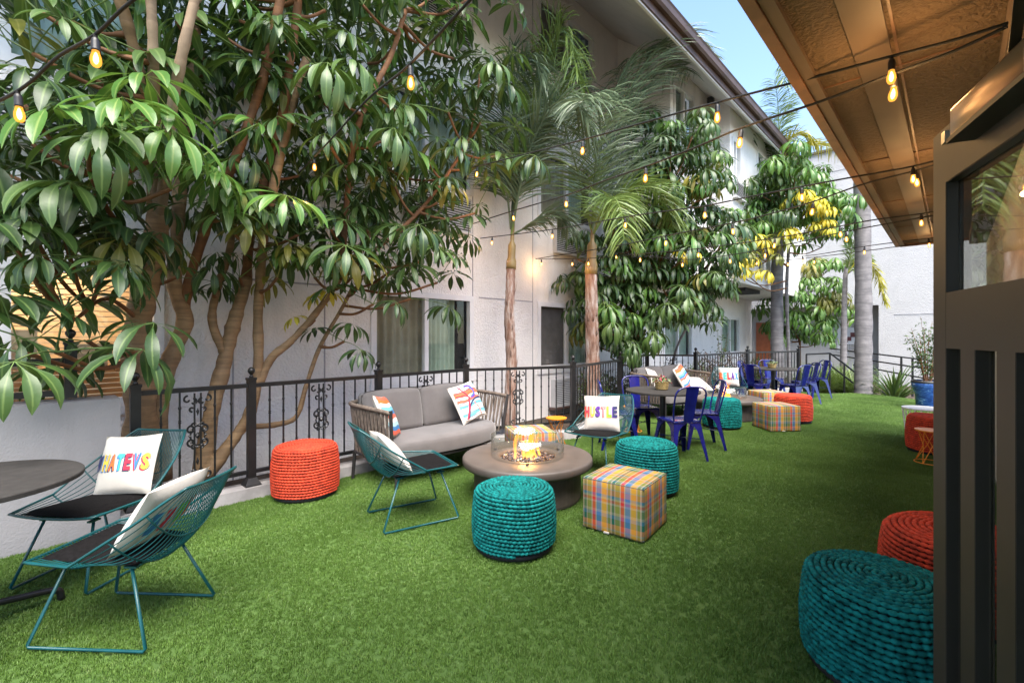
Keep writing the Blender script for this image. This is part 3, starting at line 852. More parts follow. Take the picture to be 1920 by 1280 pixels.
pouf('orange rope pouf by the small orange table beyond the door', 5.22, 5.72, 'o', 1, 2.7)

# ------------------------------------------------------------------ plaid cubes
def plaid_mat():
    m, n, l, p = nodemat('plaid_cloth')
    uv = n.new('ShaderNodeUVMap').outputs[0]
    sp = n.new('ShaderNodeSeparateXYZ'); l.new(uv, sp.inputs[0])
    W = (0.34, 0.28, 0.20); rd = (0.48, 0.022, 0.015); gr = (0.006, 0.085, 0.050); bl = (0.055, 0.15, 0.31); ye = (0.56, 0.27, 0.02); gn = (0.15, 0.17, 0.025); og = (0.58, 0.16, 0.03)
    st = [(0.0, gr), (0.09, W), (0.12, gn), (0.27, W), (0.31, rd), (0.42, W), (0.46, bl), (0.62, W), (0.66, ye), (0.82, W), (0.86, gn), (0.95, W)]
    a = ramp(n, l, math_(n, l, 'FRACT', math_(n, l, 'DIVIDE', sp.outputs[0], 0.222)), st, 'CONSTANT')
    st2 = [(0.0, og), (0.11, W), (0.14, ye), (0.26, W), (0.30, og), (0.40, gr), (0.52, bl), (0.60, W), (0.66, gn), (0.80, W), (0.84, rd), (0.90, W), (0.94, bl)]
    b = ramp(n, l, math_(n, l, 'FRACT', math_(n, l, 'DIVIDE', math_(n, l, 'ADD', sp.outputs[1], 0.06), 0.34)), st2, 'CONSTANT')
    l.new(mixc(n, l, a, b, 0.33), p.inputs['Base Color'])
    p.inputs['Roughness'].default_value = 0.9
    wv = noise(n, l, 500, 2, coords(n)); bump(n, l, p, wv.outputs[0], 0.2, 0.002)
    return m
M_plaid = plaid_mat()
M_piping = surf('dark_piping', (0.035, 0.045, 0.05), 0.8)
def cube_mesh(w, h):
    def bul(p):
        x, y, z = p.x/(w/2), p.y/(w/2), (p.z-h/2)/(h/2)
        k = 0.016
        return Vector((p.x*(1+k*2*(1-z*z)*(1-y*y)/1.0*0.5), p.y*(1+k*(1-z*z)*(1-x*x)), p.z + (0.014*(1-x*x)*(1-y*y) if z > 0.9 else 0)))
    me = rmesh('cube_cover', w, w, h, 0.012, 2, bul, sub=6)
    uv = me.uv_layers.new(name='UVMap')
    for pl in me.polygons:
        nn = pl.normal
        for li in pl.loop_indices:
            c = me.vertices[me.loops[li].vertex_index].co
            if abs(nn.z) > 0.7: uv.data[li].uv = (c.x, c.y)
            elif abs(nn.y) > abs(nn.x): uv.data[li].uv = (c.x, c.z)
            else: uv.data[li].uv = (c.y+0.02, c.z)
    me.materials.append(M_plaid)
    return me
CW, CH = 0.475, 0.375
cm = cube_mesh(CW, CH)
pip = MB()
hw = CW/2-0.004
for z in (0.012, CH-0.010):
    pip.tube([(-hw,-hw,z),(hw,-hw,z),(hw,hw,z),(-hw,hw,z)], 0.006, 5, closed=True)
pip_me = pip.mesh('piping', True); pip_me.materials.append(M_piping)
tg = MB().box(-0.06,-0.02,-hw-0.018,-hw+0.002,0.004,0.012).mesh('care_tag'); tg.materials.append(M_white)
def cube(label, x, y, ang):
    r = empty('plaid_cube', (x, y, 0.014), R(ang)); tag(r, label, 'ottoman', 'plaid cube ottomans')
    obj('cover', cm, None, r); obj('piping', pip_me, None, r); obj('care_tag', tg, None, r)
cube('plaid cube ottoman beside the near fire pit', 0.862, 3.53, -37)
cube('plaid cube ottoman behind the near fire pit by the sofa end', 0.20, 5.26, 14)
cube('plaid cube ottoman right of the farther fire pit, in front of the orange pouf', 4.07, 7.16, 4)
cube('plaid cube ottoman behind the orange pouf at the farther fire pit', 4.86, 8.85, 8)

# ------------------------------------------------------------------ fire pits
flame_m, n, l, p = nodemat('flame')
n.remove(p)
lw = n.new('ShaderNodeLayerWeight'); lw.inputs[0].default_value = 0.35
at = n.new('ShaderNodeAttribute'); at.attribute_name = 'rib'
em = n.new('ShaderNodeEmission'); tr = n.new('ShaderNodeBsdfTransparent'); mx = n.new('ShaderNodeMixShader')
l.new(ramp(n, l, at.outputs['Fac'], [(0.0, (1.0, 0.48, 0.10)), (0.25, (1.0, 0.34, 0.05)), (0.6, (0.95, 0.22, 0.025)), (1.0, (0.75, 0.09, 0.01))]), em.inputs[0])
em.inputs[1].default_value = 0.9
inv = math_(n, l, 'SUBTRACT', 1.0, lw.outputs['Facing'])
op = math_(n, l, 'MULTIPLY', math_(n, l, 'POWER', inv, 1.5), math_(n, l, 'SUBTRACT', 0.75, math_(n, l, 'MULTIPLY', at.outputs['Fac'], 0.55)))
l.new(op, mx.inputs[0]); l.new(tr.outputs[0], mx.inputs[1]); l.new(em.outputs[0], mx.inputs[2])
l.new(mx.outputs[0], n['Material Output'].inputs[0])
M_flame = flame_m
def flame_mesh(seed, h=0.33):
    rnd = random.Random(seed)
    mb = MB(); at = []
    for k in range(15):
        big = k < 8
        hh = h*rnd.uniform(0.55, 1.0)*(1 if big else 0.55)
        bx, by = rnd.gauss(0, 0.06), rnd.gauss(0, 0.05)
        w = rnd.uniform(0.014, 0.027)*(1 if big else 0.7)
        ph, sw = rnd.uniform(0, 6.28), rnd.uniform(0.02, 0.06)
        pts = []; rad = []
        M_ = 15
        for i in range(M_):
            t = i/(M_-1)
            pts.append((bx*(1-0.35*t)+sw*t*math.sin(ph+t*4.2), by*(1-0.35*t)+sw*t*math.cos(ph*1.7+t*3.4), 0.0+hh*t))
            rad.append(max(0.0006, w*(math.sin(math.pi*(0.18+0.82*t)**0.8))*(1+0.25*math.sin(ph+9*t))*(1-t*0.2)))
        mb.tube(pts, rad, 10, flat=0.75)
        at += [i/(M_-1)*(0.65+0.35*hh/h) for i in range(M_) for _ in range(10)]
    mb.attr = at
    me = mb.mesh('flame', True); me.materials.append(M_flame)
    return me
def fire_pit(label, x, y, seed, group):
    r = empty('fire_pit', (x, y, 0.012), 0.0); tag(r, label, 'fire pit', group)
    zt = 0.352
    MB().lathe([(0.36,0.0),(0.478,0.0),(0.482,0.02),(0.482,zt-0.078),(0.36,zt-0.078)], 64, cap=False).build('drum', M_pitd, r, smooth=False, local=True)
    top = MB().lathe([(0.25,zt-0.078),(0.565,zt-0.078),(0.580,zt-0.070),(0.586,zt-0.055),(0.586,zt-0.018),(0.580,zt-0.006),(0.566,zt),(0.345,zt),(0.340,zt-0.003),(0.318,zt-0.003),(0.312,zt),(0.265,zt),(0.252,zt-0.006),(0.248,zt-0.03),(0.248,zt-0.075)], 72, cap=False)
    top.build('table_top', M_pitc, r, smooth=True, local=True)
    MB().lathe([(0.0,zt-0.05),(0.249,zt-0.05)], 40, cap=False).build('burner_pan', M_pbase, r, local=True)
    rnd = random.Random(seed); st = MB()
    for i in range(620):
        rr_ = 0.24*math.sqrt(rnd.random()); a = rnd.uniform(0, 6.283); s_ = rnd.uniform(0.009, 0.019)
        c = Vector((rr_*math.cos(a), rr_*math.sin(a), zt-0.045+rnd.uniform(0, 0.028)))
        rot = Euler((rnd.uniform(0,3),rnd.uniform(0,3),rnd.uniform(0,3))).to_matrix()
        vs = [c + rot @ (Vector(v)*s_*rnd.uniform(0.7,1.2)) for v in ((1,0,0),(-1,0,0),(0,1,0),(0,-1,0),(0,0,1),(0,0,-1))]
        st.add(vs, [(0,2,4),(2,1,4),(1,3,4),(3,0,4),(2,0,5),(1,2,5),(3,1,5),(0,3,5)])
    o = st.build('lava_stones', M_lava, r, local=True); o['kind'] = 'stuff'
    MB().lathe([(0.327,zt),(0.327,zt+0.185),(0.332,zt+0.185),(0.332,zt)], 64, cap=False).build('wind_guard', M_pglass, r, smooth=True, local=True)
    for a in (R(-92), R(30), R(150)):
        mb = MB(); c, s_ = math.cos(a), math.sin(a)
        P = lambda rr_, t, z: (rr_*c - t*s_, rr_*s_ + t*c, z)
        mb.hexa([P(0.334,-.012,zt),P(0.350,-.012,zt),P(0.350,.012,zt),P(0.334,.012,zt),P(0.334,-.012,zt+.014),P(0.350,-.012,zt+.014),P(0.350,.012,zt+.014),P(0.334,.012,zt+.014)])
        mb.build('clip', M_closer, r, local=True)
    fl = obj('flame', flame_mesh(seed), None, r); fl.location = (0, 0, zt-0.03)
    ld = bpy.data.lights.new('flame_light', 'POINT'); ld.energy = 5.0; ld.color = (1.0, 0.45, 0.12); ld.shadow_soft_size = 0.06
    lo = bpy.data.objects.new('flame_light', ld); COL.objects.link(lo); lo.parent = r; lo.location = (0, 0, zt+0.09)
fire_pit('round taupe fire pit burning in front of the near grey sofa', 0.139, 4.22, 4, 'round fire pits')
fire_pit('round taupe fire pit burning beyond the first cafe table', 3.75, 8.15, 9, 'round fire pits')

# ------------------------------------------------------------------ wire lounge chairs
stations = [((0.29, 0.405), (0.275, 0.255, 0.415)), ((0.03, 0.355), (0.0, 0.315, 0.43)), ((-0.17, 0.335), (-0.13, 0.300, 0.515)),
            ((-0.30, 0.42), (-0.27, 0.265, 0.61)), ((-0.39, 0.57), (-0.37, 0.225, 0.69)), ((-0.455, 0.74), (-0.445, 0.180, 0.745))]
CEN = spline([Vector((a[0], 0, a[1])) for a, b in stations], 8)
EDG = spline([Vector((b[0], b[1], b[2])) for a, b in stations[:2]], 8)[:-1] + spline([Vector((b[0], b[1], b[2])) for a, b in stations[1:]], 8)
def shell(t, k):
    c, e_ = CEN[k], EDG[k]
    w = abs(t)**2.3
    return Vector((c.x+(e_.x-c.x)*w, e_.y*t, c.z+(e_.z-c.z)*w))
NK = len(CEN)
mbw = MB()
NW = 31
for i in range(1, NW-1):
    t = -1 + 2*i/(NW-1)
    mbw.tube([shell(t, k) for k in range(NK)], 0.0027, 5)
wire_me = mbw.mesh('wire_shell', True)
mbr = MB()
ring = [shell(-1, k) for k in range(NK)] + [shell(-1+2*j/12, NK-1) for j in range(1, 13)] + [shell(1, k) for k in range(NK-2, -1, -1)] + [shell(1-2*j/12, 0) for j in range(1, 12)]
mbr.tube(ring, 0.0070, 7, closed=True)
rim_me = mbr.mesh('rim', True)
mbc = MB()
for k in (8, 18, 27):
    mbc.tube([shell(-1+2*j/20, k) + Vector((0,0,-0.004)) for j in range(21)], 0.0045, 6)
cross_me = mbc.mesh('cross_wire', True)
legs_me = []
for s_ in (-1, 1):
    mb = MB()
    a = Vector((0.17, s_*0.15, 0.372)); b = Vector((0.292, s_*0.232, 0.007)); c = Vector((-0.292, s_*0.232, 0.007)); d_ = Vector((-0.15, s_*0.15, 0.352))
    mb.tube([a, a.lerp(b, 0.97), b+Vector((-0.012,0,0)), c+Vector((0.012,0,0)), d_.lerp(c, 0.97), d_], 0.0075, 8)
    legs_me.append(mb.mesh('sled_leg', True))
def padf(u, v):
    pass
def pad_mesh():
    mb = MB()
    def top(sgn):
        def fn(u, v):
            x = -0.20 + 0.46*v; y = -0.21 + 0.42*u
            ex = 1 - abs(2*u-1)**6; ey = 1 - abs(2*v-1)**6
            th = 0.022*(max(0, ex*ey))**0.5
            k = min(NK-1, max(0, int((0.28-x)/0.46*15)))
            zc = 0.392 - 0.03*(1-v)
            return (x, y*(0.86+0.14*v), zc + 0.016 + sgn*th)
        return fn
    mb.grid(top(1), 15, 15); mb.grid(top(-1), 15, 15)
    return mb.mesh('seat_pad', True)
pad_me = pad_mesh()
for me, mt in ((wire_me, M_wire), (rim_me, M_wire), (cross_me, M_wire), (legs_me[0], M_wire), (legs_me[1], M_wire), (pad_me, M_pad)): me.materials.append(mt)
brk = MB()
for s_ in (-1, 1):
    for x in (0.17, -0.15): brk.box(x-0.03, x+0.03, s_*0.15-0.012, s_*0.15+0.012, 0.352, 0.362)
brk_me = brk.mesh('bracket'); brk_me.materials.append(M_wire)
def wire_chair(label, x, y, fx, fy, sc=1.0):
    a = math.atan2(fy, fx)
    r = empty('wire_lounge_chair', (x, y, 0.012), a); r.scale = (sc, sc, sc)
    tag(r, label, 'chair', 'teal wire lounge chairs')
    for nm, me in (('wire_shell', wire_me), ('rim', rim_me), ('cross_wire', cross_me), ('sled_leg', legs_me[0]), ('sled_leg', legs_me[1]), ('seat_pad', pad_me), ('bracket', brk_me)):
        obj(nm, me, None, r)
    return r
# ------------------------------------------------------------------ throw pillows
PN = 17
def pz(x, y, w, th):
    a, b = max(0, 1-(2*x/w)**2), max(0, 1-(2*y/w)**2)
    return th*(a*b)**0.42
def pxy(u, v, w):
    x, y = 2*u-1, 2*v-1
    k = 0.055
    return (w/2*x*(1-k*(1-y*y)*abs(x)), w/2*y*(1-k*(1-x*x)*abs(y)))
def pillow_mesh(w=0.45, th=0.062, seed=0):
    rnd = random.Random(seed); mb = MB()
    for s_ in (1, -1):
        def fn(u, v):
            x, y = pxy(u, v, w)
            X, Y = (2*u-1)*w/2, (2*v-1)*w/2
            z = pz(X, Y, w, th) + 0.003*math.sin(9*u+seed)*math.sin(7*v+2*seed)*(1-abs(2*u-1))*(1-abs(2*v-1))
            return (x, s_*-z, y)
        mb.grid(fn, PN, PN)
    return mb.mesh('cover', True)
def print_on(mb2d, w, th, off=0.002, front=True):
    """lay a flat mesh (x, z in pillow plane) on the pillow surface"""
    bm = bmesh.new()
    bm.from_mesh(mb2d)
    for ax in (0, 1):
        nrm = Vector((1,0,0)) if ax == 0 else Vector((0,1,0))
        for i in range(-9, 10):
            bmesh.ops.bisect_plane(bm, geom=bm.verts[:]+bm.edges[:]+bm.faces[:], plane_co=nrm*(i*0.0245), plane_no=nrm)
    for v in bm.verts:
        x, y = v.co.x, v.co.y
        z = pz(x*1.03, y*1.03, w, th) + off
        v.co = Vector((x, -z, y))
    me = bpy.data.meshes.new('print'); bm.to_mesh(me); bm.free()
    return me
def letter_mesh(ch, cx, cy, hgt, wid, fat=0.042):
    cu = bpy.data.curves.new('t', 'FONT'); cu.body = ch; cu.align_x = 'CENTER'; cu.align_y = 'CENTER'; cu.size = 1.0; cu.offset = fat; cu.resolution_u = 3
    ob = bpy.data.objects.new('t', cu)
    me = bpy.data.meshes.new_from_object(ob)
    bpy.data.objects.remove(ob); bpy.data.curves.remove(cu)
    xs = [v.co.x for v in me.vertices]; ys = [v.co.y for v in me.vertices]
    x0, x1, y0, y1 = min(xs), max(xs), min(ys), max(ys)
    for v in me.vertices:
        v.co.x = cx + ((v.co.x-x0)/(x1-x0)-0.5)*wid
        v.co.y = cy + ((v.co.y-y0)/(y1-y0)-0.5)*hgt
        v.co.z = 0
    return me
PCOL = {k: surf('print_'+k, c, 0.9, 0.05) for k, c in dict(red=(0.55,0.03,0.06), orange=(0.62,0.14,0.03), yellow=(0.62,0.42,0.05), teal=(0.06,0.42,0.38), blue=(0.04,0.17,0.40), navy=(0.02,0.025,0.09), pink=(0.62,0.20,0.20), green=(0.20,0.45,0.04), purple=(0.10,0.03,0.26), cyan=(0.14,0.42,0.52), coral=(0.62,0.12,0.07), sky=(0.35,0.56,0.60), white=(0.75,0.73,0.70)).items()}
def word_pillow(r, word, cols_, shade, w=0.385, th=0.060, hgt=0.115, x0=-0.180, x1=0.175, cy=0.012):
    w = 0.385; x0 = max(x0, -0.184); x1 = min(x1, 0.178)
    nl = len(word); step = (x1-x0)/nl
    for i, ch in enumerate(word):
        cx = x0 + step*(i+0.5)
        for dx, dy, of, key in ((-0.008, -0.007, 0.0042, shade[i]), (0, 0, 0.0056, cols_[i])):
            me = print_on(letter_mesh(ch, cx+dx, cy+dy, hgt, step*0.80), w, th, of)
            me.materials.append(PCOL[key])
            obj('letter', me, None, r)
def strip2d(pts, wd):
    pts = [Vector((p[0], p[1], 0)) for p in pts]; pts = spline(pts, 6) if len(pts) > 2 else pts
    vs = []; fs = []
    for i, p in enumerate(pts):
        t = (pts[min(i+1,len(pts)-1)] - pts[max(i-1,0)]).normalized(); nn = Vector((-t.y, t.x, 0))*wd/2
        vs += [p-nn, p+nn]
    for i in range(len(pts)-1): fs.append((2*i, 2*i+2, 2*i+3, 2*i+1))
    me = bpy.data.meshes.new('s'); me.from_pydata([tuple(v) for v in vs], [], fs); return me
def pillow(label, loc, yaw, tilt, roll=0.0, w=0.45, th=0.062, seed=0, group=None):
    """yaw: compass of the face normal (-y local) as rotation about z; tilt leans it back"""
    r = empty('throw_pillow', loc, 0.0)
    r.rotation_mode = 'XYZ'
    r.rotation_euler = (Matrix.Rotation(yaw, 3, 'Z') @ Matrix.Rotation(-tilt, 3, 'X') @ Matrix.Rotation(roll, 3, 'Y')).to_euler()
    tag(r, label, 'pillow', group)
    me = pillow_mesh(w, th, seed); me.materials.append(M_white)
    obj('cover', me, None, r)
    return r
def yaw_of(fx, fy):    # local -y turned to (fx, fy)
    return math.atan2(fx, -fy)
def chair_pillow(label, ch, fwd, tilt, sc, seed, roll=0.0, back=0.20, side=0.0, up=0.205):
    x, y = ch
    f = Vector((fwd[0], fwd[1], 0)).normalized(); s_ = Vector((-f.y, f.x, 0))
    loc = Vector((x, y, 0.012)) - f*back*sc + s_*side + Vector((0,0,0.395*sc + up*math.cos(tilt)))
    return pillow(label, loc, yaw_of(f.x, f.y), tilt, roll, 0.385*sc, 0.060, seed, 'white slogan pillows on the wire chairs')
def slogan(r, word, cs, sh, w):
    word_pillow(r, word, cs, sh, w)
SC = 1.02
ca = ((-2.56, 2.88), (-0.10, -0.995))
wire_chair('teal wire lounge chair by the low white wall holding the WHATEVS pillow', *ca[0], *ca[1], SC)
r = chair_pillow('cream pillow reading WHATEVS on the chair by the low wall', ca[0], (-0.05,-1.0), R(20), 1.0, 1, R(-4), 0.17, 0.03)
word_pillow(r, 'WHATEVS', ['navy','yellow','orange','teal','red','blue','yellow'], ['navy','blue','navy','blue','navy','red','red'], 0.43, hgt=0.105)
cb = ((-1.93, 2.34), (-0.995, 0.05))
wire_chair('teal wire lounge chair in the left foreground seen from its back', *cb[0], *cb[1], 0.98)
r = chair_pillow('white pillow in the left foreground wire chair, seen from behind', cb[0], cb[1], R(35), 1.0, 2, R(3), 0.19, 0.02, 0.215)
word_pillow(r, 'HEYYY', ['orange','teal','red','blue','yellow'], ['navy']*5, 0.43) if False else None
for (x_, c_) in ((-0.12,'orange'),(-0.05,'green'),(0.03,'red'),(0.10,'blue')):
    me = print_on(letter_mesh('I', x_, 0.0, 0.13, 0.05), 0.385, 0.060, 0.002)
    for v in me.vertices: v.co.y = -v.co.y
    me.materials.append(PCOL[c_]); obj('letter', me, None, r)
cc = ((-0.795, 3.70), (0.857, 0.514))
wire_chair('teal wire lounge chair facing the near fire pit from the left', *cc[0], *cc[1], SC)
chair_pillow('plain white pillow slumped in the wire chair left of the near fire pit', cc[0], cc[1], R(40), 1.0, 5, R(6), 0.18, 0.0, 0.19)
cd_ = ((0.93, 4.96), (-0.6, -0.8))
wire_chair('teal wire lounge chair right of the near fire pit holding the HUSTLE pillow', *cd_[0], *cd_[1], SC)
r = chair_pillow('white pillow reading HUSTLE right of the near fire pit', cd_[0], (-0.30,-0.95), R(16), 1.0, 7, R(-2), 0.08, 0.02)
word_pillow(r, 'HUSTLE', ['red','yellow','purple','pink','green','navy'], ['orange','pink','navy','red','yellow','purple'], 0.43)
ce = ((4.36, 9.30), (-0.22, -0.975))
wire_chair('teal wire lounge chair behind the farther fire pit holding the RELAX pillow', *ce[0], *ce[1], SC)
r = chair_pillow('white pillow reading RELAX behind the farther fire pit', ce[0], (-0.25,-0.97), R(14), 1.0, 8, 0.0, 0.08, 0.0)
word_pillow(r, 'RELAX', ['orange','teal','red','purple','blue'], ['red','cyan','orange','navy','cyan'], 0.43, hgt=0.14)

# ------------------------------------------------------------------ rope sofas
def sofa(label, loc, rz, group):
    r = empty('rope_sofa', loc, rz); tag(r, label, 'sofa', group)
    # outline of the frame in plan, from left arm tip round the back to right arm tip (front is -y)
    top = spline([(-0.74,-0.70,0.725),(-0.79,-0.35,0.745),(-0.80,-0.08,0.755),(-0.70,0.015,0.76),(-0.4,0.03,0.76),(0,0.03,0.76),(0.4,0.03,0.76),(0.70,0.015,0.76),(0.86,-0.06,0.745),(0.95,-0.28,0.725),(0.98,-0.52,0.705)], 10)
    bot = spline([(-0.70,-0.66,0.27),(-0.735,-0.35,0.27),(-0.74,-0.08,0.27),(-0.66,-0.015,0.27),(-0.4,0,0.27),(0,0,0.27),(0.4,0,0.27),(0.66,-0.015,0.27),(0.80,-0.08,0.27),(0.87,-0.28,0.27),(0.90,-0.50,0.27)], 10)
    MB().tube(top, 0.021, 8).build('top_rail', M_sofarope, r, smooth=True, local=True)
    MB().tube(bot, 0.016, 8).build('bottom_rail', M_sofaframe, r, smooth=True, local=True)
    for t_, b_ in ((top[0], bot[0]), (top[-1], bot[-1])):
        MB().tube([t_+Vector((0,0,0.022)), b_], 0.018, 8).build('arm_post', M_sofaframe, r, local=True)
    # rope strands: flat pairs woven between the rails
    def arc(pl):
        L_ = [0]
        for a, b in zip(pl[:-1], pl[1:]): L_.append(L_[-1]+(b-a).length)
        return L_
    La, Lb = arc(top), arc(bot)
    def at(pl, L_, t):
        s_ = t*L_[-1]
        for i in range(len(L_)-1):
            if L_[i+1] >= s_: return pl[i].lerp(pl[i+1], (s_-L_[i])/max(1e-6, L_[i+1]-L_[i]))
        return pl[-1]
    rnd = random.Random(3)
    for i in range(104):
        t = (i+0.6)/104.6
        a = at(top, La, t); b = at(bot, Lb, min(0.999, max(0, t + 0.006*((i % 2)*2-1))))
        mid = (a+b)/2 + Vector((rnd.uniform(-.002,.002), rnd.uniform(-.002,.002), 0))
        MB().tube([a, mid, b], [0.0085, 0.0095, 0.0085], 5, cap=False).build('rope_strand', M_sofarope, r, smooth=True, local=True)
    # legs and base frame
    for (x, y) in ((-0.73, -0.02), (0.76, -0.04), (-0.62, -0.62), (0.40, -0.74)):
        MB().tube([(x, y, 0.27), (x*1.03, y*1.02, 0.0)], [0.02, 0.016], 8).build('leg', M_sofaframe, r, local=True)
    fr = MB()
    seat = [(-0.71,0.0),(0.72,0.0),(0.80,-0.25),(0.78,-0.48),(0.62,-0.66),(0.30,-0.76),(-0.1,-0.76),(-0.45,-0.70),(-0.68,-0.60)]
    fr.prism([(x*0.96, y*0.97, 0.245) for x, y in seat], (0,0,0.03))
    fr.build('seat_frame', M_sofaframe, r, local=True)
    # seat cushion following the curved front
    so = [Vector((p.x, p.y, 0)) for p in spline([(x, y, 0) for x, y in seat]+[(seat[0][0], seat[0][1], 0)], 6)[:-1]]
    cen = sum(so, Vector())/len(so)
    mb = MB(); rings = [(0.985, 0.285), (1.0, 0.31), (1.0, 0.38), (0.985, 0.415), (0.95, 0.428), (0.6, 0.436), (0.25, 0.438)]
    ns = len(so)
    for k, z in rings: mb.add([cen + (p-cen)*k + Vector((0,0,z)) for p in so], [])
    for j in range(len(rings)-1):
        for i in range(ns): mb.f.append((j*ns+i, j*ns+(i+1) % ns, (j+1)*ns+(i+1) % ns, (j+1)*ns+i))
    mb.f.append(tuple((len(rings)-1)*ns+i for i in range(ns)))
    mb.build('seat_cushion', M_cush, r, smooth=True, local=True)
    # two back cushions
    for s_, (cx, wd) in enumerate(((-0.345, 0.70), (0.345, 0.70))):
        def bul(p, wd=wd):
            x, y, z = p.x/(wd/2), p.y/0.09, (p.z-0.23)/0.23
            e_ = (1-x*x)*(1-z*z)
            q = Vector((p.x*(1-0.02*z*z), p.y*(0.72+0.5*max(0,e_)**0.5), p.z - 0.02*x*x*(1 if z > 0 else 0)))
            q.y += 0.004*math.sin(9*x+4*z)*max(0, 1-x*x)
            return q
        me = rmesh('back_cushion', wd, 0.17, 0.46, 0.05, 3, bul, sub=7)
        me.materials.append(M_cush)
        o = obj('back_cushion', me, None, r); o.location = (cx, -0.13, 0.415); o.rotation_euler = (R(-11), 0, R(1.5 if s_ else -1.5))
    return r
sofa('grey cushioned rope sofa against the iron fence behind the near fire pit', (*SD(3.04, 4.40)[:2], 0.012), BANG, 'rope sofas')
sd2 = math.atan2(0.60, 0.80)
s2 = Vector((2.72, 8.72, 0.012))
sofa('grey cushioned rope sofa in the fence corner behind the first cafe table', s2, sd2, 'rope sofas')
def abstract(r, w, kind):
    cols = ['sky','white','coral','orange','white','coral','sky','cyan','white','sky','cyan','white'] if kind == 0 else ['coral','orange','white','cyan','blue','coral','white','sky','blue','coral']
    nb = len(cols)
    for i, c_ in enumerate(cols):
        y = -w*0.44 + w*0.88*(nb-1-i+0.5)/nb
        pts = [(-w*0.44, y+0.01), (-w*0.15, y-0.008), (w*0.15, y+0.008), (w*0.44, y-0.006)]
        me = print_on(strip2d(pts, w*0.88/nb*0.96), w, 0.062, 0.0042); me.materials.append(PCOL[c_]); obj('print_band', me, None, r)
    if kind == 0:
        for i in range(9):
            y = -w*0.40 + i*0.043
            me = print_on(strip2d([(-w*0.42,y),(0,y+0.008),(w*0.42,y+0.003)], 0.005), w, 0.062, 0.0050); me.materials.append(PCOL['navy']); obj('print_line', me, None, r)
        for pts, c_, wd in (([(-0.10,0.19),(-0.02,0.05),(-0.01,0.02)],'red',0.022), ([(-0.02,0.03),(-0.08,-0.08),(-0.15,-0.19)],'red',0.026), ([(0.02,0.03),(0.10,0.05),(0.12,0.12),(0.08,0.17),(0.0,0.175)],'purple',0.026),
                           ([(0.035,0.045),(0.10,0.07),(0.105,0.12),(0.06,0.15)],'blue',0.018), ([(-0.13,-0.19),(-0.05,-0.06),(0.06,0.0),(0.19,0.01)],'navy',0.020), ([(0.04,-0.03),(0.09,-0.12),(0.10,-0.19)],'coral',0.014), ([(-0.19,0.09),(-0.05,0.06),(-0.02,0.04)],'red',0.012)):
            me = print_on(strip2d(pts, wd), w, 0.062, 0.0058); me.materials.append(PCOL[c_]); obj('print_band', me, None, r)
def loc_sofa(base, rz, x, y, z): 
    v = Matrix.Rotation(rz, 3, 'Z') @ Vector((x, y, z)); return Vector(base) + v
b1 = Vector((*SD(3.04, 4.40)[:2], 0.012))
sy = yaw_of(DN.x, DN.y)
r = pillow('colourful abstract striped pillow at the right end of the near sofa', loc_sofa(b1, BANG, 0.50, -0.33, 0.665), sy+R(8), R(26), R(-8), 0.45, 0.062, 3, 'abstract print pillows'); abstract(r, 0.45, 0)
r = pillow('colourful abstract pillow behind the left arm of the near sofa', loc_sofa(b1, BANG, -0.56, -0.34, 0.63), sy+R(48), R(24), R(10), 0.45, 0.062, 4, 'abstract print pillows'); abstract(r, 0.45, 1)
sy2 = yaw_of(0.60, -0.80)
r = pillow('colourful abstract pillow on the farther sofa', loc_sofa(s2, sd2, 0.32, -0.33, 0.66), sy2+R(10), R(26), R(-16), 0.45, 0.062, 6, 'abstract print pillows'); abstract(r, 0.45, 1)
r = pillow('plain white pillow lying at the right end of the farther sofa', loc_sofa(s2, sd2, 0.62, -0.45, 0.52), sy2+R(-10), R(62), R(5), 0.45, 0.062, 9)
r = pillow('pale pillow at the left end of the farther sofa', loc_sofa(s2, sd2, -0.52, -0.32, 0.65), sy2+R(20), R(26), R(12), 0.42, 0.062, 10)

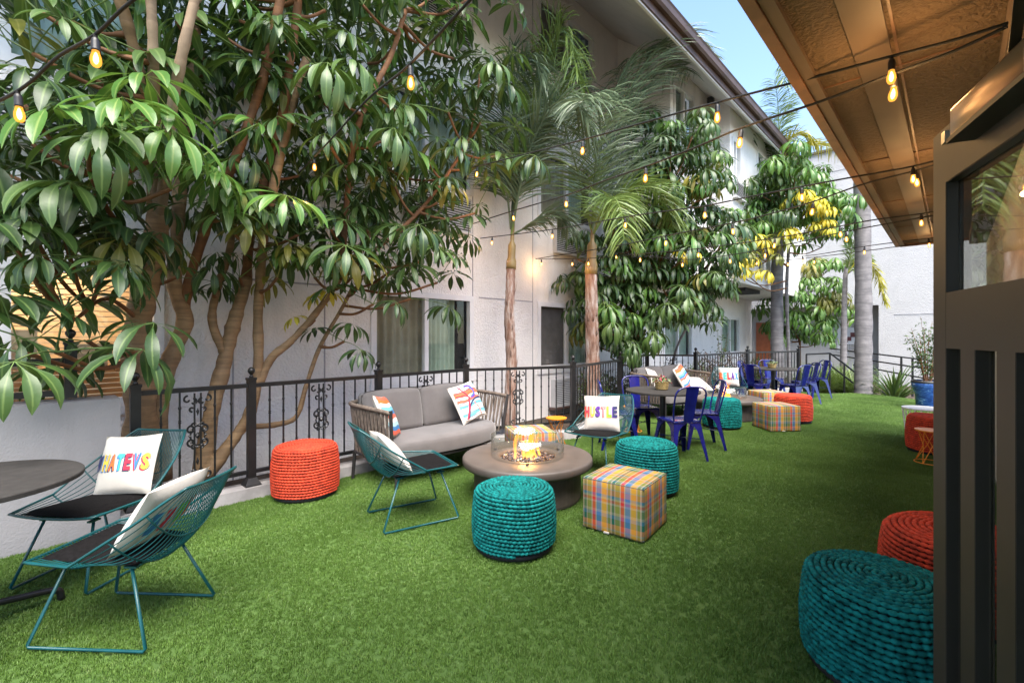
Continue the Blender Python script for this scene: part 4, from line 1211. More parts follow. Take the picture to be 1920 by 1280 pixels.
# ------------------------------------------------------------------ cobalt metal cafe chairs
def metal_chair_parts():
    parts = []
    seat = rmesh('seat', 0.36, 0.36, 0.022, 0.010, 2, lambda p: Vector((p.x*(1+0.06*(p.y<0)), p.y, p.z+0.432 - 0.008*max(0,1-(p.x/0.16)**2)*max(0,1-(p.y/0.16)**2))), sub=5)
    parts.append(('seat', seat))
    for sx in (-1, 1):
        for sy_ in (-1, 1):
            mb = MB()
            cx, cy = sx*0.172, sy_*0.172
            bx, by = sx*0.225, sy_*(0.235 if sy_ < 0 else 0.25)
            zs = [0.0, 0.08, 0.18, 0.28, 0.34, 0.37, 0.395, 0.415, 0.432]
            wd = [0.030, 0.036, 0.046, 0.056, 0.066, 0.080, 0.104, 0.138, 0.172]
            for ax in (0, 1):
                vs = []
                for z, w in zip(zs, wd):
                    k = 1 - z/0.432
                    px, py = cx + (bx-cx)*k, cy + (by-cy)*k
                    inn = Vector((px - sx*w, py, z)) if ax == 0 else Vector((px, py - sy_*w, z))
                    n_ = Vector((0, -sy_*0.004, 0)) if ax == 0 else Vector((-sx*0.004, 0, 0))
                    vs += [Vector((px, py, z)), inn, inn+n_, Vector((px, py, z))+n_]
                fs = []
                for i in range(len(zs)-1):
                    for j in range(4): fs.append((i*4+j, i*4+(j+1) % 4, i*4+4+(j+1) % 4, i*4+4+j))
                fs += [(0,1,2,3), tuple(len(vs)-4+j for j in range(4))]
                mb.add(vs, fs)
            parts.append(('leg', mb.mesh('leg')))
    # hoop back: rises from the rear corners and closes over the top (rear is +y)
    pts = spline([(-0.165,0.165,0.44),(-0.185,0.185,0.55),(-0.195,0.225,0.70),(-0.185,0.25,0.79),(-0.13,0.262,0.838),(-0.05,0.268,0.85),(0.05,0.268,0.85),(0.13,0.262,0.838),(0.185,0.25,0.79),(0.195,0.225,0.70),(0.185,0.185,0.55),(0.165,0.165,0.44)], 6)
    parts.append(('back_hoop', MB().tube(pts, 0.0105, 8).mesh('back_hoop', True)))
    mb = MB()
    def fn(u, v):
        z = 0.445 + (0.845-0.445)*v; w = 0.062 + 0.018*v
        y = 0.175 + 0.09*v**1.1 + 0.012*(2*u-1)**2
        return ((2*u-1)*w, y, z)
    mb.grid(fn, 9, 9)
    mb.grid(lambda u, v: tuple(Vector(fn(u, v)) + Vector((0, 0.005, 0))), 9, 9)
    parts.append(('splat', mb.mesh('splat', True)))
    parts.append(('cross_brace', MB().tube([(-0.20,-0.20,0.235),(0.20,0.20,0.235)], 0.005, 6).tube([(0.20,-0.20,0.24),(-0.20,0.20,0.24)], 0.005, 6).mesh('cross_brace', True)))
    h = MB(); h.box(-0.035, 0.035, 0.250, 0.262, 0.775, 0.79)
    for nm, me in parts: me.materials.append(M_cobalt)
    return parts
CP = metal_chair_parts()
def metal_chair(label, x, y, fx, fy, group):
    r = empty('metal_chair', (x, y, 0.012), math.atan2(fx, -fy)); tag(r, label, 'chair', group)   # faces local -y
    for nm, me in CP: obj(nm, me, None, r)
    return r
gA, gB = 'cobalt chairs at the first cafe table', 'cobalt chairs at the far cafe table'
metal_chair('cobalt blue metal chair at the first cafe table with its back to the camera', 1.97, 5.48, -0.22, 0.975, gA)
metal_chair('cobalt blue metal chair right of the first cafe table, turned in profile', 2.45, 6.02, -0.96, 0.10, gA)
metal_chair('cobalt blue metal chair behind the first cafe table facing the camera', 1.80, 6.42, 0.15, -0.99, gA)
metal_chair('cobalt blue metal chair left of the first cafe table behind the HUSTLE chair', 1.38, 5.98, 0.99, -0.1, gA)
metal_chair('cobalt blue metal chair left of the far cafe table next to the RELAX chair', 4.90, 9.35, 0.75, 0.65, gB)
metal_chair('cobalt blue metal chair behind the far cafe table on its left', 5.36, 10.35, 0.70, -0.70, gB)
metal_chair('cobalt blue metal chair on the near right side of the far cafe table', 5.62, 9.25, -0.35, 0.94, gB)
metal_chair('cobalt blue metal chair right of the far cafe table', 6.22, 9.90, -0.98, 0.1, gB)
metal_chair('lone cobalt blue metal chair turned sideways at the turf edge', 7.02, 10.75, -0.99, -0.05, gB)
metal_chair('cobalt blue metal chair behind the far cafe table against the fence', 6.02, 10.75, -0.1, -0.99, gB)

# ------------------------------------------------------------------ tables
def cafe_table(label, x, y, rad, group, big=False):
    r = empty('cafe_table', (x, y, 0.012), 0.3); tag(r, label, 'table', group)
    z = 0.735
    MB().lathe([(0,z-0.028),(rad-0.012,z-0.028),(rad,z-0.022),(rad,z-0.004),(rad-0.004,z),(0,z)], 64).build('table_top', M_tabletop, r, smooth=False, local=True)
    MB().tube([(0,0,0.03),(0,0,z-0.028)], 0.038, 16).build('column', M_black, r, local=True)
    for k in range(4):
        a = k*math.pi/2
        c, s_ = math.cos(a), math.sin(a)
        L_ = 0.30 if not big else 0.38
        pts = spline([(0.02*c,0.02*s_,0.13 if big else 0.07),(0.5*L_*c,0.5*L_*s_,0.095 if big else 0.04),(0.93*L_*c,0.93*L_*s_,0.06 if big else 0.025),(L_*c,L_*s_,0.0)], 5)
        MB().tube(pts, 0.017, 8).build('foot', M_black, r, smooth=True, local=True)
    return r
cafe_table('dark round cafe table among cobalt chairs beside the near fire pit', 1.93, 5.95, 0.46, 'dark round cafe tables')
cafe_table('dark round cafe table among cobalt chairs at the far end', 5.56, 9.88, 0.50, 'dark round cafe tables')
lt = cafe_table('large dark round table cut off at the left edge of the view', -2.62, 2.19, 0.445, 'dark round cafe tables', True)
lt.rotation_euler.z = R(65)
def side_table(label, x, y, rad, z, mtop, mleg, kind=0, group=None):
    r = empty('side_table', (x, y, 0.012)); tag(r, label, 'side table', group)
    MB().lathe([(0,z-0.014),(rad-0.004,z-0.014),(rad,z-0.008),(rad,z),(0,z)], 36).build('table_top', mtop, r, local=True)
    nw = 4 if kind == 0 else 22
    for k in range(nw):
        a = 2*math.pi*k/nw + 0.4
        b = a + (2*math.pi/nw*1.0 if kind == 0 else 0.12)
        r0, r1 = (rad*0.85, rad*1.02) if kind == 0 else (rad*0.97, rad*0.78)
        P = [(r0*math.cos(a), r0*math.sin(a), z-0.012), (rad*0.45*math.cos((a+b)/2), rad*0.45*math.sin((a+b)/2), z*0.52), (r1*math.cos(b), r1*math.sin(b), 0.0)]
        if kind == 1: P = [P[0], P[2]]
        MB().tube(P, 0.0042, 6).build('wire_leg', mleg, r, local=True)
        if kind == 0:
            Q = [(r0*math.cos(a), r0*math.sin(a), z-0.012), (rad*0.45*math.cos(a-(b-a)/2), rad*0.45*math.sin(a-(b-a)/2), z*0.52), (r1*math.cos(2*a-b), r1*math.sin(2*a-b), 0.0)]
            MB().tube(Q, 0.0042, 6).build('wire_leg', mleg, r, local=True)
    rr_ = rad*1.02 if kind == 0 else rad*0.78
    MB().tube([(rr_*math.cos(2*math.pi*i/28), rr_*math.sin(2*math.pi*i/28), 0.004) for i in range(28)], 0.0045, 6, closed=True).build('foot_ring', mleg, r, local=True)
side_table('small orange wire side table between the near sofa and the HUSTLE chair', 0.575, 6.02, 0.135, 0.37, M_paint_o, M_paint_o, 0, 'orange side tables')
side_table('small orange wire side table behind the first cafe table', 1.81, 6.98, 0.135, 0.37, M_paint_o, M_paint_o, 0, 'orange side tables')
side_table('small orange wire side table beside the open door edge', 4.72, 5.24, 0.135, 0.37, M_paint_o, M_paint_o, 0, 'orange side tables')
side_table('white wire basket side table behind the far right orange pouf', 5.66, 6.36, 0.25, 0.44, M_paint_w, M_paint_w, 1)

# ------------------------------------------------------------------ potted plants on the cafe tables, blue planter
M_leafs = surf('small_leaf', (0.07, 0.13, 0.035), 0.5, 0.4, 30, col2=(0.16, 0.20, 0.08))
M_flower = surf('pink_flower', (0.48, 0.05, 0.09), 0.6, 0.3, 40)
def pot_plant(label, x, y, seed, flowers):
    r = empty('potted_plant', (x, y, 0.749)); tag(r, label, 'potted plant', 'potted plants on the cafe tables')
    MB().lathe([(0.065,0),(0.075,0.01),(0.09,0.085),(0.095,0.095),(0.088,0.098),(0.08,0.08),(0,0.08)], 24).build('pot', M_basket, r, smooth=False, local=True)
    rnd = random.Random(seed); lf = MB(); fl = MB()
    for i in range(90):
        a = rnd.uniform(0, 6.28); rr_ = 0.11*math.sqrt(rnd.random()); z = 0.09 + rnd.uniform(0, 0.11)*(1-rr_/0.16)
        c = Vector((rr_*math.cos(a), rr_*math.sin(a), z)); rot = Euler((rnd.uniform(-1,1), rnd.uniform(-1,1), a)).to_matrix()
        s_ = rnd.uniform(0.016, 0.032)
        tgt = fl if (flowers and i % 4 == 0) else lf
        tgt.add([c+rot@Vector(v)*s_ for v in ((-1,0,0),(0,-0.45,0.15),(1.1,0,0.1),(0,0.45,0.15))], [(0,1,2,3)])
    lf.build('leaves', M_leafs, r, local=True)['kind'] = 'stuff'
    if flowers: fl.build('flowers', M_flower, r, local=True)['kind'] = 'stuff'
    else: fl.f and None
pot_plant('straw potted plant with pink flowers on the first cafe table', 1.93, 5.98, 2, True)
pot_plant('straw potted plant with green leaves on the far cafe table', 5.52, 9.85, 5, False)
m, n, l, p = nodemat('blue_glaze')
c = coords(n); mp = n.new('ShaderNodeMapping'); mp.inputs['Scale'].default_value = (1, 1, 2.2); l.new(c, mp.inputs[0])
t = noise(n, l, 9, 5, mp.outputs[0], 0.7)
l.new(ramp(n, l, t.outputs[0], [(0.35, (0.010, 0.030, 0.13)), (0.55, (0.03, 0.09, 0.30)), (0.64, (0.08, 0.2, 0.40)), (0.68, (0.5, 0.55, 0.6))]), p.inputs['Base Color'])
p.inputs['Roughness'].default_value = 0.15
bpl = empty('blue_planter', (8.10, 9.05, 0.012)); tag(bpl, 'blue glazed ceramic planter holding a leafy shrub', 'planter')
MB().lathe([(0.16,0),(0.17,0.02),(0.19,0.30),(0.235,0.42),(0.245,0.50),(0.23,0.54),(0.205,0.54),(0.20,0.48),(0,0.47)], 36).build('vase', m, bpl, smooth=True, local=True)
MB().lathe([(0.246,0.51),(0.250,0.53),(0.238,0.555),(0.214,0.556)], 36, cap=False).build('rim', M_closer, bpl, smooth=True, local=True)
# ------------------------------------------------------------------ foliage materials
def leafmat(name, dark, mid, lite, rib, rough=0.44, trans=0.18, edge=None):
    m, n, l, p = nodemat(name)
    at = n.new('ShaderNodeAttribute'); at.attribute_name = 'rib'
    oi = n.new('ShaderNodeObjectInfo')
    c = coords(n)
    t = noise(n, l, 7, 3, c)
    k = math_(n, l, 'ADD', math_(n, l, 'MULTIPLY', oi.outputs['Random'], 0.75), math_(n, l, 'MULTIPLY', t.outputs[0], 0.3))
    base = ramp(n, l, k, [(0.10, dark), (0.55, mid), (0.95, lite)])
    rb = ramp(n, l, at.outputs['Fac'], [(0.80, (0,0,0)), (0.97, (1,1,1))])
    base = mixc(n, l, base, rib, math_(n, l, 'MULTIPLY', rb, 0.6))
    l.new(base, p.inputs['Base Color'])
    p.inputs['Roughness'].default_value = rough
    p.inputs['Specular IOR Level'].default_value = 0.55
    tr = n.new('ShaderNodeBsdfTranslucent'); l.new(mixc(n, l, base, (0.25, 0.40, 0.04), 0.35), tr.inputs[0])
    mx = n.new('ShaderNodeMixShader'); mx.inputs[0].default_value = trans
    l.new(p.outputs[0], mx.inputs[1]); l.new(tr.outputs[0], mx.inputs[2])
    l.new(mx.outputs[0], n['Material Output'].inputs[0])
    w = noise(n, l, 26, 2, c); bump(n, l, p, w.outputs[0], 0.15, 0.01)
    return m
M_leafD = leafmat('umbrella_leaf', (0.011, 0.034, 0.010), (0.030, 0.074, 0.016), (0.066, 0.122, 0.026), (0.16, 0.24, 0.07))
M_leafL = leafmat('umbrella_leaf_young', (0.048, 0.125, 0.022), (0.075, 0.175, 0.030), (0.11, 0.22, 0.042), (0.28, 0.36, 0.10), 0.35, 0.25)
M_leafY = leafmat('umbrella_leaf_yellow', (0.48, 0.34, 0.010), (0.60, 0.50, 0.025), (0.66, 0.60, 0.07), (0.6, 0.5, 0.15), 0.5, 0.3)
M_leafO = leafmat('umbrella_leaf_olive', (0.08, 0.10, 0.012), (0.14, 0.15, 0.02), (0.24, 0.20, 0.03), (0.3, 0.28, 0.08), 0.45, 0.25)
def barkmat(name, a, b, ring=26.0, rough=0.75):
    m, n, l, p = nodemat(name)
    c = coords(n)
    t = noise(n, l, 5, 5, c, 0.65)
    mp = n.new('ShaderNodeMapping'); mp.inputs['Scale'].default_value = (2, 2, ring); l.new(c, mp.inputs[0])
    r_ = noise(n, l, 1.0, 3, mp.outputs[0])
    col = ramp(n, l, t.outputs[0], [(0.3, a), (0.7, b)])
    k = ramp(n, l, r_.outputs[0], [(0.46, (1,1,1)), (0.53, (0,0,0))])
    col = mixc(n, l, col, tuple(x*0.5 for x in a), math_(n, l, 'MULTIPLY', k, 0.35))
    l.new(col, p.inputs['Base Color']); p.inputs['Roughness'].default_value = rough
    bump(n, l, p, math_(n, l, 'ADD', r_.outputs[0], t.outputs[0]), 0.35, 0.015)
    return m
M_bark = barkmat('umbrella_bark', (0.19, 0.115, 0.058), (0.35, 0.225, 0.115))
M_bark2 = barkmat('umbrella_branch', (0.13, 0.055, 0.022), (0.26, 0.115, 0.045), 14)
M_barkp = barkmat('pale_stem', (0.26, 0.17, 0.105), (0.40, 0.29, 0.19), 12)
M_palmg = barkmat('grey_palm_bark', (0.13, 0.12, 0.125), (0.24, 0.22, 0.22), 16)
def peelmat(name):
    m, n, l, p = nodemat(name)
    c = coords(n); mp = n.new('ShaderNodeMapping'); mp.inputs['Scale'].default_value = (9, 9, 1.6); l.new(c, mp.inputs[0])
    t = noise(n, l, 1.6, 6, mp.outputs[0], 0.7); t2 = noise(n, l, 3.0, 4, c)
    col = ramp(n, l, t.outputs[0], [(0.30, (0.05, 0.028, 0.02)), (0.42, (0.22, 0.12, 0.085)), (0.52, (0.36, 0.25, 0.20)), (0.64, (0.56, 0.50, 0.47))])
    col = mixc(n, l, col, (0.26, 0.12, 0.07), math_(n, l, 'MULTIPLY', ramp(n, l, t2.outputs[0], [(0.5, (0,0,0)), (0.65, (1,1,1))]), 0.5))
    l.new(col, p.inputs['Base Color']); p.inputs['Roughness'].default_value = 0.85
    bump(n, l, p, t.outputs[0], 0.9, 0.04)
    return m
M_palmr = peelmat('peeling_palm_bark')
M_shaft = surf('palm_shaft', (0.21, 0.12, 0.055), 0.5, 0.3, 3, col2=(0.30, 0.22, 0.08))

# ------------------------------------------------------------------ palmate leaf of the umbrella tree
def palmate(seed, elev, nl, ll, droop, petiole=0.30, spread=1.0):
    """origin at the foot of the leaf stalk; stalk leans to +x at elevation elev"""
    rnd = random.Random(seed); mb = MB(); at = []
    d = Vector((math.cos(elev), 0, math.sin(elev)))
    pts = [d*(petiole*t) + Vector((0, 0, 0.04*petiole*math.sin(math.pi*t))) for t in (0, 0.33, 0.66, 1.0)]
    mb.tube(pts, [0.006, 0.0045, 0.004, 0.0045], 5, cap=False); at += [1.0]*20
    hub = pts[-1]
    axis = (Vector((0.55*math.cos(elev), 0, 1.0))).normalized()
    ex = axis.orthogonal().normalized(); ey = axis.cross(ex)
    for i in range(nl):
        a = 2*math.pi*(i + rnd.uniform(-0.18, 0.18))/nl
        out = (ex*math.cos(a) + ey*math.sin(a)).normalized()
        L_ = ll*1.12*rnd.uniform(0.78, 1.12); w = L_*rnd.uniform(0.108, 0.138)
        el0 = R(8) + rnd.uniform(-0.15, 0.15); dr = 0.88*droop*rnd.uniform(0.8, 1.2)
        M_ = 7
        p = Vector(hub); pl = [p.copy()]
        side = axis.cross(out).normalized()
        st = 0.24*L_
        for k in range(M_):
            t = k/(M_-1)
            ang = el0 - dr*(0.25 + 0.75*t)
            o2 = Vector((out.x, out.y, 0)); 
            o2 = o2.normalized() if o2.length > 0.05 else out
            base_el = math.asin(max(-1, min(1, out.z)))
            dirv = o2*math.cos(base_el*0.8+ang) + Vector((0,0,math.sin(base_el*0.8+ang)))
            p = p + dirv*((st if k == 0 else L_/(M_-1)))
            pl.append(p.copy())
        # stalklet then blade
        wid = [0.004, 0.30, 0.80, 1.0, 0.92, 0.62, 0.0]
        vs = []; o0 = len(mb.v)
        for k in range(M_):
            q = pl[k+1]; t_ = (pl[min(k+2, M_)] - pl[k]).normalized()
            nn = side.cross(t_).normalized()
            ww = w*wid[k] if k else 0.003
            up = nn*(-1 if nn.z < 0 else 1)
            vs += [q - side*ww + up*ww*0.28, q, q + side*ww + up*ww*0.28]
            at += [0.0, 1.0, 0.0]
        fs = []
        for k in range(M_-1):
            b = k*3
            fs += [(b, b+1, b+4, b+3), (b+1, b+2, b+5, b+4)]
        mb.add(vs, fs)
        sv_ = [pl[0]-side*0.002, pl[0]+side*0.002, pl[1]+side*0.002, pl[1]-side*0.002]
        mb.add(sv_, [(0,1,2,3)]); at += [1.0]*4
    mb.attr = at
    me = mb.mesh('leaf', True)
    me.materials.append(M_leafD)
    return me
LEAF = {}
for i, (el, dr) in enumerate(((65, 1.5), (40, 1.7), (10, 1.6), (50, 1.25), (25, 1.45), (0, 1.9), (55, 1.9), (15, 1.2), (35, 1.5), (-10, 1.6))):
    LEAF[i] = palmate(20+i, R(el), (9, 10, 8, 9, 11, 9, 9, 10, 8, 10)[i], (0.26, 0.28, 0.25, 0.23, 0.27, 0.26, 0.28, 0.24, 0.20, 0.26)[i], dr, (0.36, 0.46, 0.42, 0.50, 0.55, 0.38, 0.30, 0.48, 0.4, 0.52)[i])
LEAFS = {i: palmate(60+i, R(el), 10, 0.20, dr, 0.32) for i, (el, dr) in enumerate(((65, 1.9), (35, 2.1), (10, 2.0), (50, 1.6)))}
def put_leaf(root, tip, az, variant, sc, mat, small=False, jit=0.15, rnd=random):
    me = (LEAFS if small else LEAF)[variant]
    o = obj('leaf', me, None, root)
    o.location = Vector(tip) - Vector(ORIGIN[root.name])
    o.rotation_euler = (rnd.uniform(-jit, jit), rnd.uniform(-jit, jit), az)
    o.scale = (sc, sc, sc)
    if mat is not M_leafD:
        o.material_slots[0].link = 'OBJECT'; o.material_slots[0].material = mat
    return o
def infill(root, mat, items):
    """many more leaves of the same kind, too many to pick apart, as one mass"""
    V = []; Fc = []; A = []; o0 = 0
    cache = {}
    org = np.array(ORIGIN[root.name])
    for (p, az, key, sc, jx, jy) in items:
        if key not in cache:
            me = LEAF[key]
            co = np.empty(len(me.vertices)*3); me.vertices.foreach_get('co', co)
            at_ = np.empty(len(me.vertices)); me.attributes['rib'].data.foreach_get('value', at_)
            cache[key] = (co.reshape(-1, 3), [tuple(q.vertices) for q in me.polygons], at_)
        co, fs, at_ = cache[key]
        m3 = np.array(Euler((jx, jy, az)).to_matrix())*sc
        V.append(co @ m3.T + (np.array(p) - org)); A.append(at_)
        Fc.extend([tuple(i+o0 for i in f_) for f_ in fs]); o0 += len(co)
    mb = MB(); mb.v = [tuple(q) for q in np.concatenate(V)]; mb.f = Fc; mb.attr = list(np.concatenate(A))
    o = obj('foliage', mb.mesh('foliage', True), mat, root); o['kind'] = 'stuff'
    return o
def cloud(rnd, regions, n_):
    """random leaf bases inside image-guided ellipsoids: (u, v, y or None, ru, rv, depth range, D)"""
    out = []
    wts = [r[2]*r[3] for r in regions]
    for _ in range(n_):
        u0, v0, ru, rv, k0, k1, fn = rnd.choices(regions, wts)[0]
        a = rnd.uniform(0, 6.28); q = math.sqrt(rnd.random())
        p = fn(u0+ru*q*math.cos(a), v0+rv*q*math.sin(a), rnd.uniform(k0, k1))
        out.append((p, rnd.uniform(0, 6.28), rnd.randrange(10), rnd.uniform(0.75, 1.1), rnd.uniform(-.25,.25), rnd.uniform(-.25,.25)))
    return out
def nearest(paths, p):
    best = None; bd = 1e9
    for pts, rad in paths:
        for q, r_ in zip(pts, rad):
            dz = p.z - q.z
            if dz < -0.25: continue
            dd = (q-p).length + (0.6 if dz < 0.05 else 0)
            if dd < bd: bd = dd; best = (q, r_)
    return best
def umbrella_tree(name, label, base, stems, tips, per, sc, seed, small=False, mats=None, group='umbrella trees', bark=None, twig=M_bark2):
    """stems: list of (points, r0, r1, material); tips: list of (point, leaves, scale, material or None, out-direction)"""
    rnd = random.Random(seed)
    root = empty(name, base, world_built=True); tag(root, label, 'tree', group)
    paths = []
    for k, (pts, r0, r1, mt) in enumerate(stems):
        sp_ = spline(pts, 7); nn = len(sp_)
        rad = []
        for i in range(nn):
            t = i/(nn-1)
            rad.append((r0 + (r1-r0)*t**0.8)*(1+0.06*math.sin(i*1.7+k)+0.06*math.sin(i*0.6+2*k)+rnd.uniform(-.05,.05)+(0.35*max(0,1-i/5) if r0 > 0.055 else 0)))
        MB().tube(sp_, rad, 14).build('trunk' if r0 > 0.05 else 'branch', mt, root, smooth=True)
        paths.append((sp_, rad))
    for tp in tips:
        p, nlv, s_, mt, out = tp
        near = nearest(paths, p)
        if near is not None and (near[0]-p).length > 0.08:
            q, rq = near
            L_ = (p-q).length
            c1 = q.lerp(p, 0.5) + Vector((0, 0, -0.10*L_))
            MB().tube(spline([q, c1, p], 5), [min(rq*0.8, 0.022)]*3 + [0.014]*8, 7).build('branch', twig, root, smooth=True)
        a0 = rnd.uniform(0, 6.28)
        for i in range(nlv):
            if out is not None and small and i < nlv*0.65:
                az = math.atan2(out.y, out.x) + rnd.uniform(-1.1, 1.1)
            else: az = a0 + 2*math.pi*i/nlv + rnd.uniform(-0.3, 0.3)
            v = rnd.randrange(4 if small else 10)
            m2 = mt
            if m2 is None:
                x = rnd.random(); m2 = M_leafD if x < 0.86 else (M_leafL if x < 0.965 else M_leafO)
            put_leaf(root, p, az, v, s_*sc*rnd.uniform(0.72, 1.22), m2, small, rnd=rnd)
    return root
OUT = DN

# ------------------------------------------------------------------ the big umbrella trees in the strip at the left
def P(u, v, D): return PD(u, v, D)
def T(u, v, D, n_=5, s_=1.0, m_=None, out=OUT): return (PD(u, v, D), n_, s_, m_, out)
t1_stems = [
  ([P(268,900,5.0), P(264,760,5.02), P(258,640,5.04), P(268,560,5.0), P(288,470,4.96), P(300,400,4.92)], 0.128, 0.080, M_bark),
  ([P(300,410,4.92), P(308,330,4.6), P(322,210,4.2), P(342,100,3.95), P(372,-30,3.8)], 0.046, 0.030, M_barkp),
  ([P(298,415,4.92), P(292,300,4.6), P(289,170,4.3), P(286,60,4.1), P(280,-40,4.0)], 0.042, 0.030, M_barkp),
  ([P(292,450,4.96), P(282,300,4.8), P(266,160,4.5), P(240,50,4.3), P(215,-30,4.2)], 0.044, 0.036, M_bark),
  ([P(296,900,5.15), P(300,740,5.15), P(325,660,5.14), P(347,600,5.12), P(328,540,5.12), P(330,470,5.12), P(336,380,5.1), P(345,250,5.1), P(362,120,5.05), P(372,0,5.05)], 0.080, 0.040, M_bark),
  ([P(345,590,5.12), P(352,540,5.1), P(372,470,5.0), P(400,390,4.8), P(440,300,4.55), P(480,190,4.35), P(500,120,4.25), P(530,-20,4.1)], 0.046, 0.034, M_bark2),
  ([P(288,480,4.96), P(240,440,4.7), P(200,390,4.5), P(170,330,4.35)], 0.025, 0.014, M_bark2),
  ([P(262,600,5.0), P(200,560,4.8), P(140,600,4.62)], 0.020, 0.012, M_bark2),
]
t1_tips = [T(60,100,4.3,7), T(130,40,4.6,6), T(40,190,4.2,6), T(180,150,4.5,6), T(60,270,4.3,6), T(165,285,4.05,8,1.15), T(105,360,4.5,5,1,M_leafD), T(40,400,4.3,5,1,M_leafD),
  T(285,300,4.0,9,1.0,M_leafL), T(320,355,4.05,7,0.95,M_leafL), T(250,340,4.2,6,1.0), T(370,300,4.2,5,0.95,M_leafL), T(120,440,4.3,7,1,M_leafD), T(195,490,4.3,7,1.05,M_leafD), T(30,470,4.3,6,1,M_leafD), T(90,530,4.35,6,1,M_leafD),
  T(120,580,4.3,6,1.1,M_leafD), T(40,660,4.25,6,1.0,M_leafD), T(105,660,4.2,6,1.05,M_leafD), T(165,640,4.3,4,1.0,M_leafD), T(245,530,4.6,4,0.8,M_leafO), T(330,520,4.9,4,0.6), T(420,70,4.4,6), T(350,170,5.1,5), T(400,230,4.6,6), T(450,40,4.5,6),
  T(220,60,4.9,5), T(400,330,4.7,6), T(450,400,4.7,6,1,M_leafD), T(330,40,4.9,4), T(150,220,5.0,5,1,M_leafD), T(250,210,5.0,5,1,M_leafD), T(20,330,4.9,5,1,M_leafD), T(390,140,5.1,5,1,M_leafD), T(70,20,4.2,5), T(440,130,5.2,5,1,M_leafD), T(415,-30,4.4,5), T(300,-60,4.5,5), T(160,-60,4.4,5)]
tr1 = umbrella_tree('umbrella_tree', 'large umbrella tree with thick tan multi stem trunk at the left before the lit window', SD(1.02, 5.0, -0.1), t1_stems, [(p,max(3,n_-2),s_,m_,o_) for p,n_,s_,m_,o_ in t1_tips], 6, 1.06, 5)
rnd = random.Random(78)
infill(tr1, M_leafD, cloud(rnd, [(120,150,150,160,4.8,5.3,PD),(330,130,130,150,5.0,5.35,PD),(110,420,120,120,4.5,5.0,PD)], 45))
t2_stems = [
  ([P(375,930,4.95), P(395,780,5.0), P(418,690,5.05), P(432,630,5.08), P(446,580,5.08), P(462,520,5.1)], 0.075, 0.058, M_bark),
  ([P(462,520,5.1), P(470,440,4.9), P(500,330,4.65), P(530,210,4.4), P(545,110,4.3), P(560,0,4.2)], 0.046, 0.034, M_bark2),
  ([P(418,660,5.06), P(398,600,5.1), P(408,540,5.1), P(430,470,5.1), P(440,400,5.15)], 0.040, 0.03, M_bark),
  ([P(385,890,4.9), P(440,820,4.9), P(470,770,4.92), P(484,690,4.95), P(484,580,4.98), P(492,470,4.8), P(505,390,4.6), P(545,210,4.4), P(575,110,4.3)], 0.058, 0.034, M_bark),
  ([P(484,720,4.95), P(510,670,4.9), P(545,640,4.85), P(590,590,4.8), P(640,520,4.7), P(700,430,4.6)], 0.045, 0.026, M_bark),
  ([P(470,800,4.95), P(520,795,4.95), P(556,780,4.95), P(575,720,4.95), P(600,650,4.9), P(640,580,4.85), P(660,540,4.8)], 0.030, 0.018, M_bark),
  ([P(640,525,4.7), P(648,400,4.5), P(665,260,4.15), P(700,170,4.0), P(735,100,3.95), P(760,20,3.9)], 0.032, 0.022, M_bark2),
  ([P(660,500,4.7), P(740,440,4.5), P(800,380,4.4), P(850,310,4.35), P(880,260,4.3)], 0.026, 0.016, M_bark2),
]
t2_tips = [T(470,110,4.4,6), T(520,70,4.4,6), T(600,130,4.2,7,1.0), T(610,20,4.1,6), T(680,10,3.9,8,1.05), T(745,-10,3.8,8,1.05), T(820,-20,3.9,8), T(890,-10,4.0,7), T(620,165,4.0,9,1.1), T(550,230,4.4,6),
  T(620,275,4.1,8,1.05), T(715,265,4.05,8,1.05), T(780,80,4.2,6), T(480,230,4.6,6), T(690,120,4.5,6), T(760,210,4.3,6), T(850,110,4.1,7), T(900,140,4.1,7), T(840,210,4.1,7), T(900,230,4.1,7), T(940,290,4.15,6,0.95),
  T(880,310,4.2,6), T(800,300,4.3,7), T(560,330,4.6,6,1,M_leafD), T(480,330,4.7,6,1,M_leafD), T(660,350,4.4,7), T(740,350,4.4,7), T(820,380,4.3,6), T(890,400,4.3,5), T(500,440,4.4,8,1.0), T(440,440,4.5,6), T(560,440,4.5,7), T(620,430,4.4,7,1,M_leafD),
  T(690,430,4.4,7,1,M_leafD), T(760,430,4.4,7,1,M_leafD), T(520,520,4.6,5,0.9,M_leafO), T(590,520,4.5,6,0.95), T(660,520,4.4,6,0.95), T(730,510,4.4,7,1,M_leafD), T(790,490,4.4,6,1,M_leafD), T(670,540,4.6,4,0.9,M_leafO), T(590,600,4.9,4,0.7,M_leafY),
  T(700,570,4.4,4,0.95,M_leafD), T(770,560,4.4,6,0.9), T(820,530,4.5,4,0.9), T(580,390,5.2,5,1,M_leafD), T(700,300,5.2,5,1,M_leafD), T(820,420,5.2,5,1,M_leafD), T(640,215,5.2,5,1,M_leafD), T(450,520,4.9,3,0.7), T(645,640,4.6,4,0.7,M_leafD), T(400,545,5.0,4,0.7), T(530,160,5.2,5,1,M_leafD), T(450,5,4.9,3,0.6,M_leafY,OUT)]
tr2 = umbrella_tree('umbrella_tree', 'umbrella tree with leaning orange brown branches above the near sofa', SD(1.9, 4.98, -0.1), t2_stems, [(p,max(3,n_-2),s_,m_,o_) for p,n_,s_,m_,o_ in t2_tips], 6, 1.06, 8)

rnd = random.Random(77)
infill(tr2, M_leafD, cloud(rnd, [(560,150,150,140,4.9,5.35,PD),(720,170,170,160,4.8,5.3,PD),(860,230,80,150,4.5,5.2,PD),(620,390,190,110,4.8,5.35,PD),(780,430,110,110,4.6,5.2,PD),(500,60,120,100,4.9,5.3,PD)], 90))
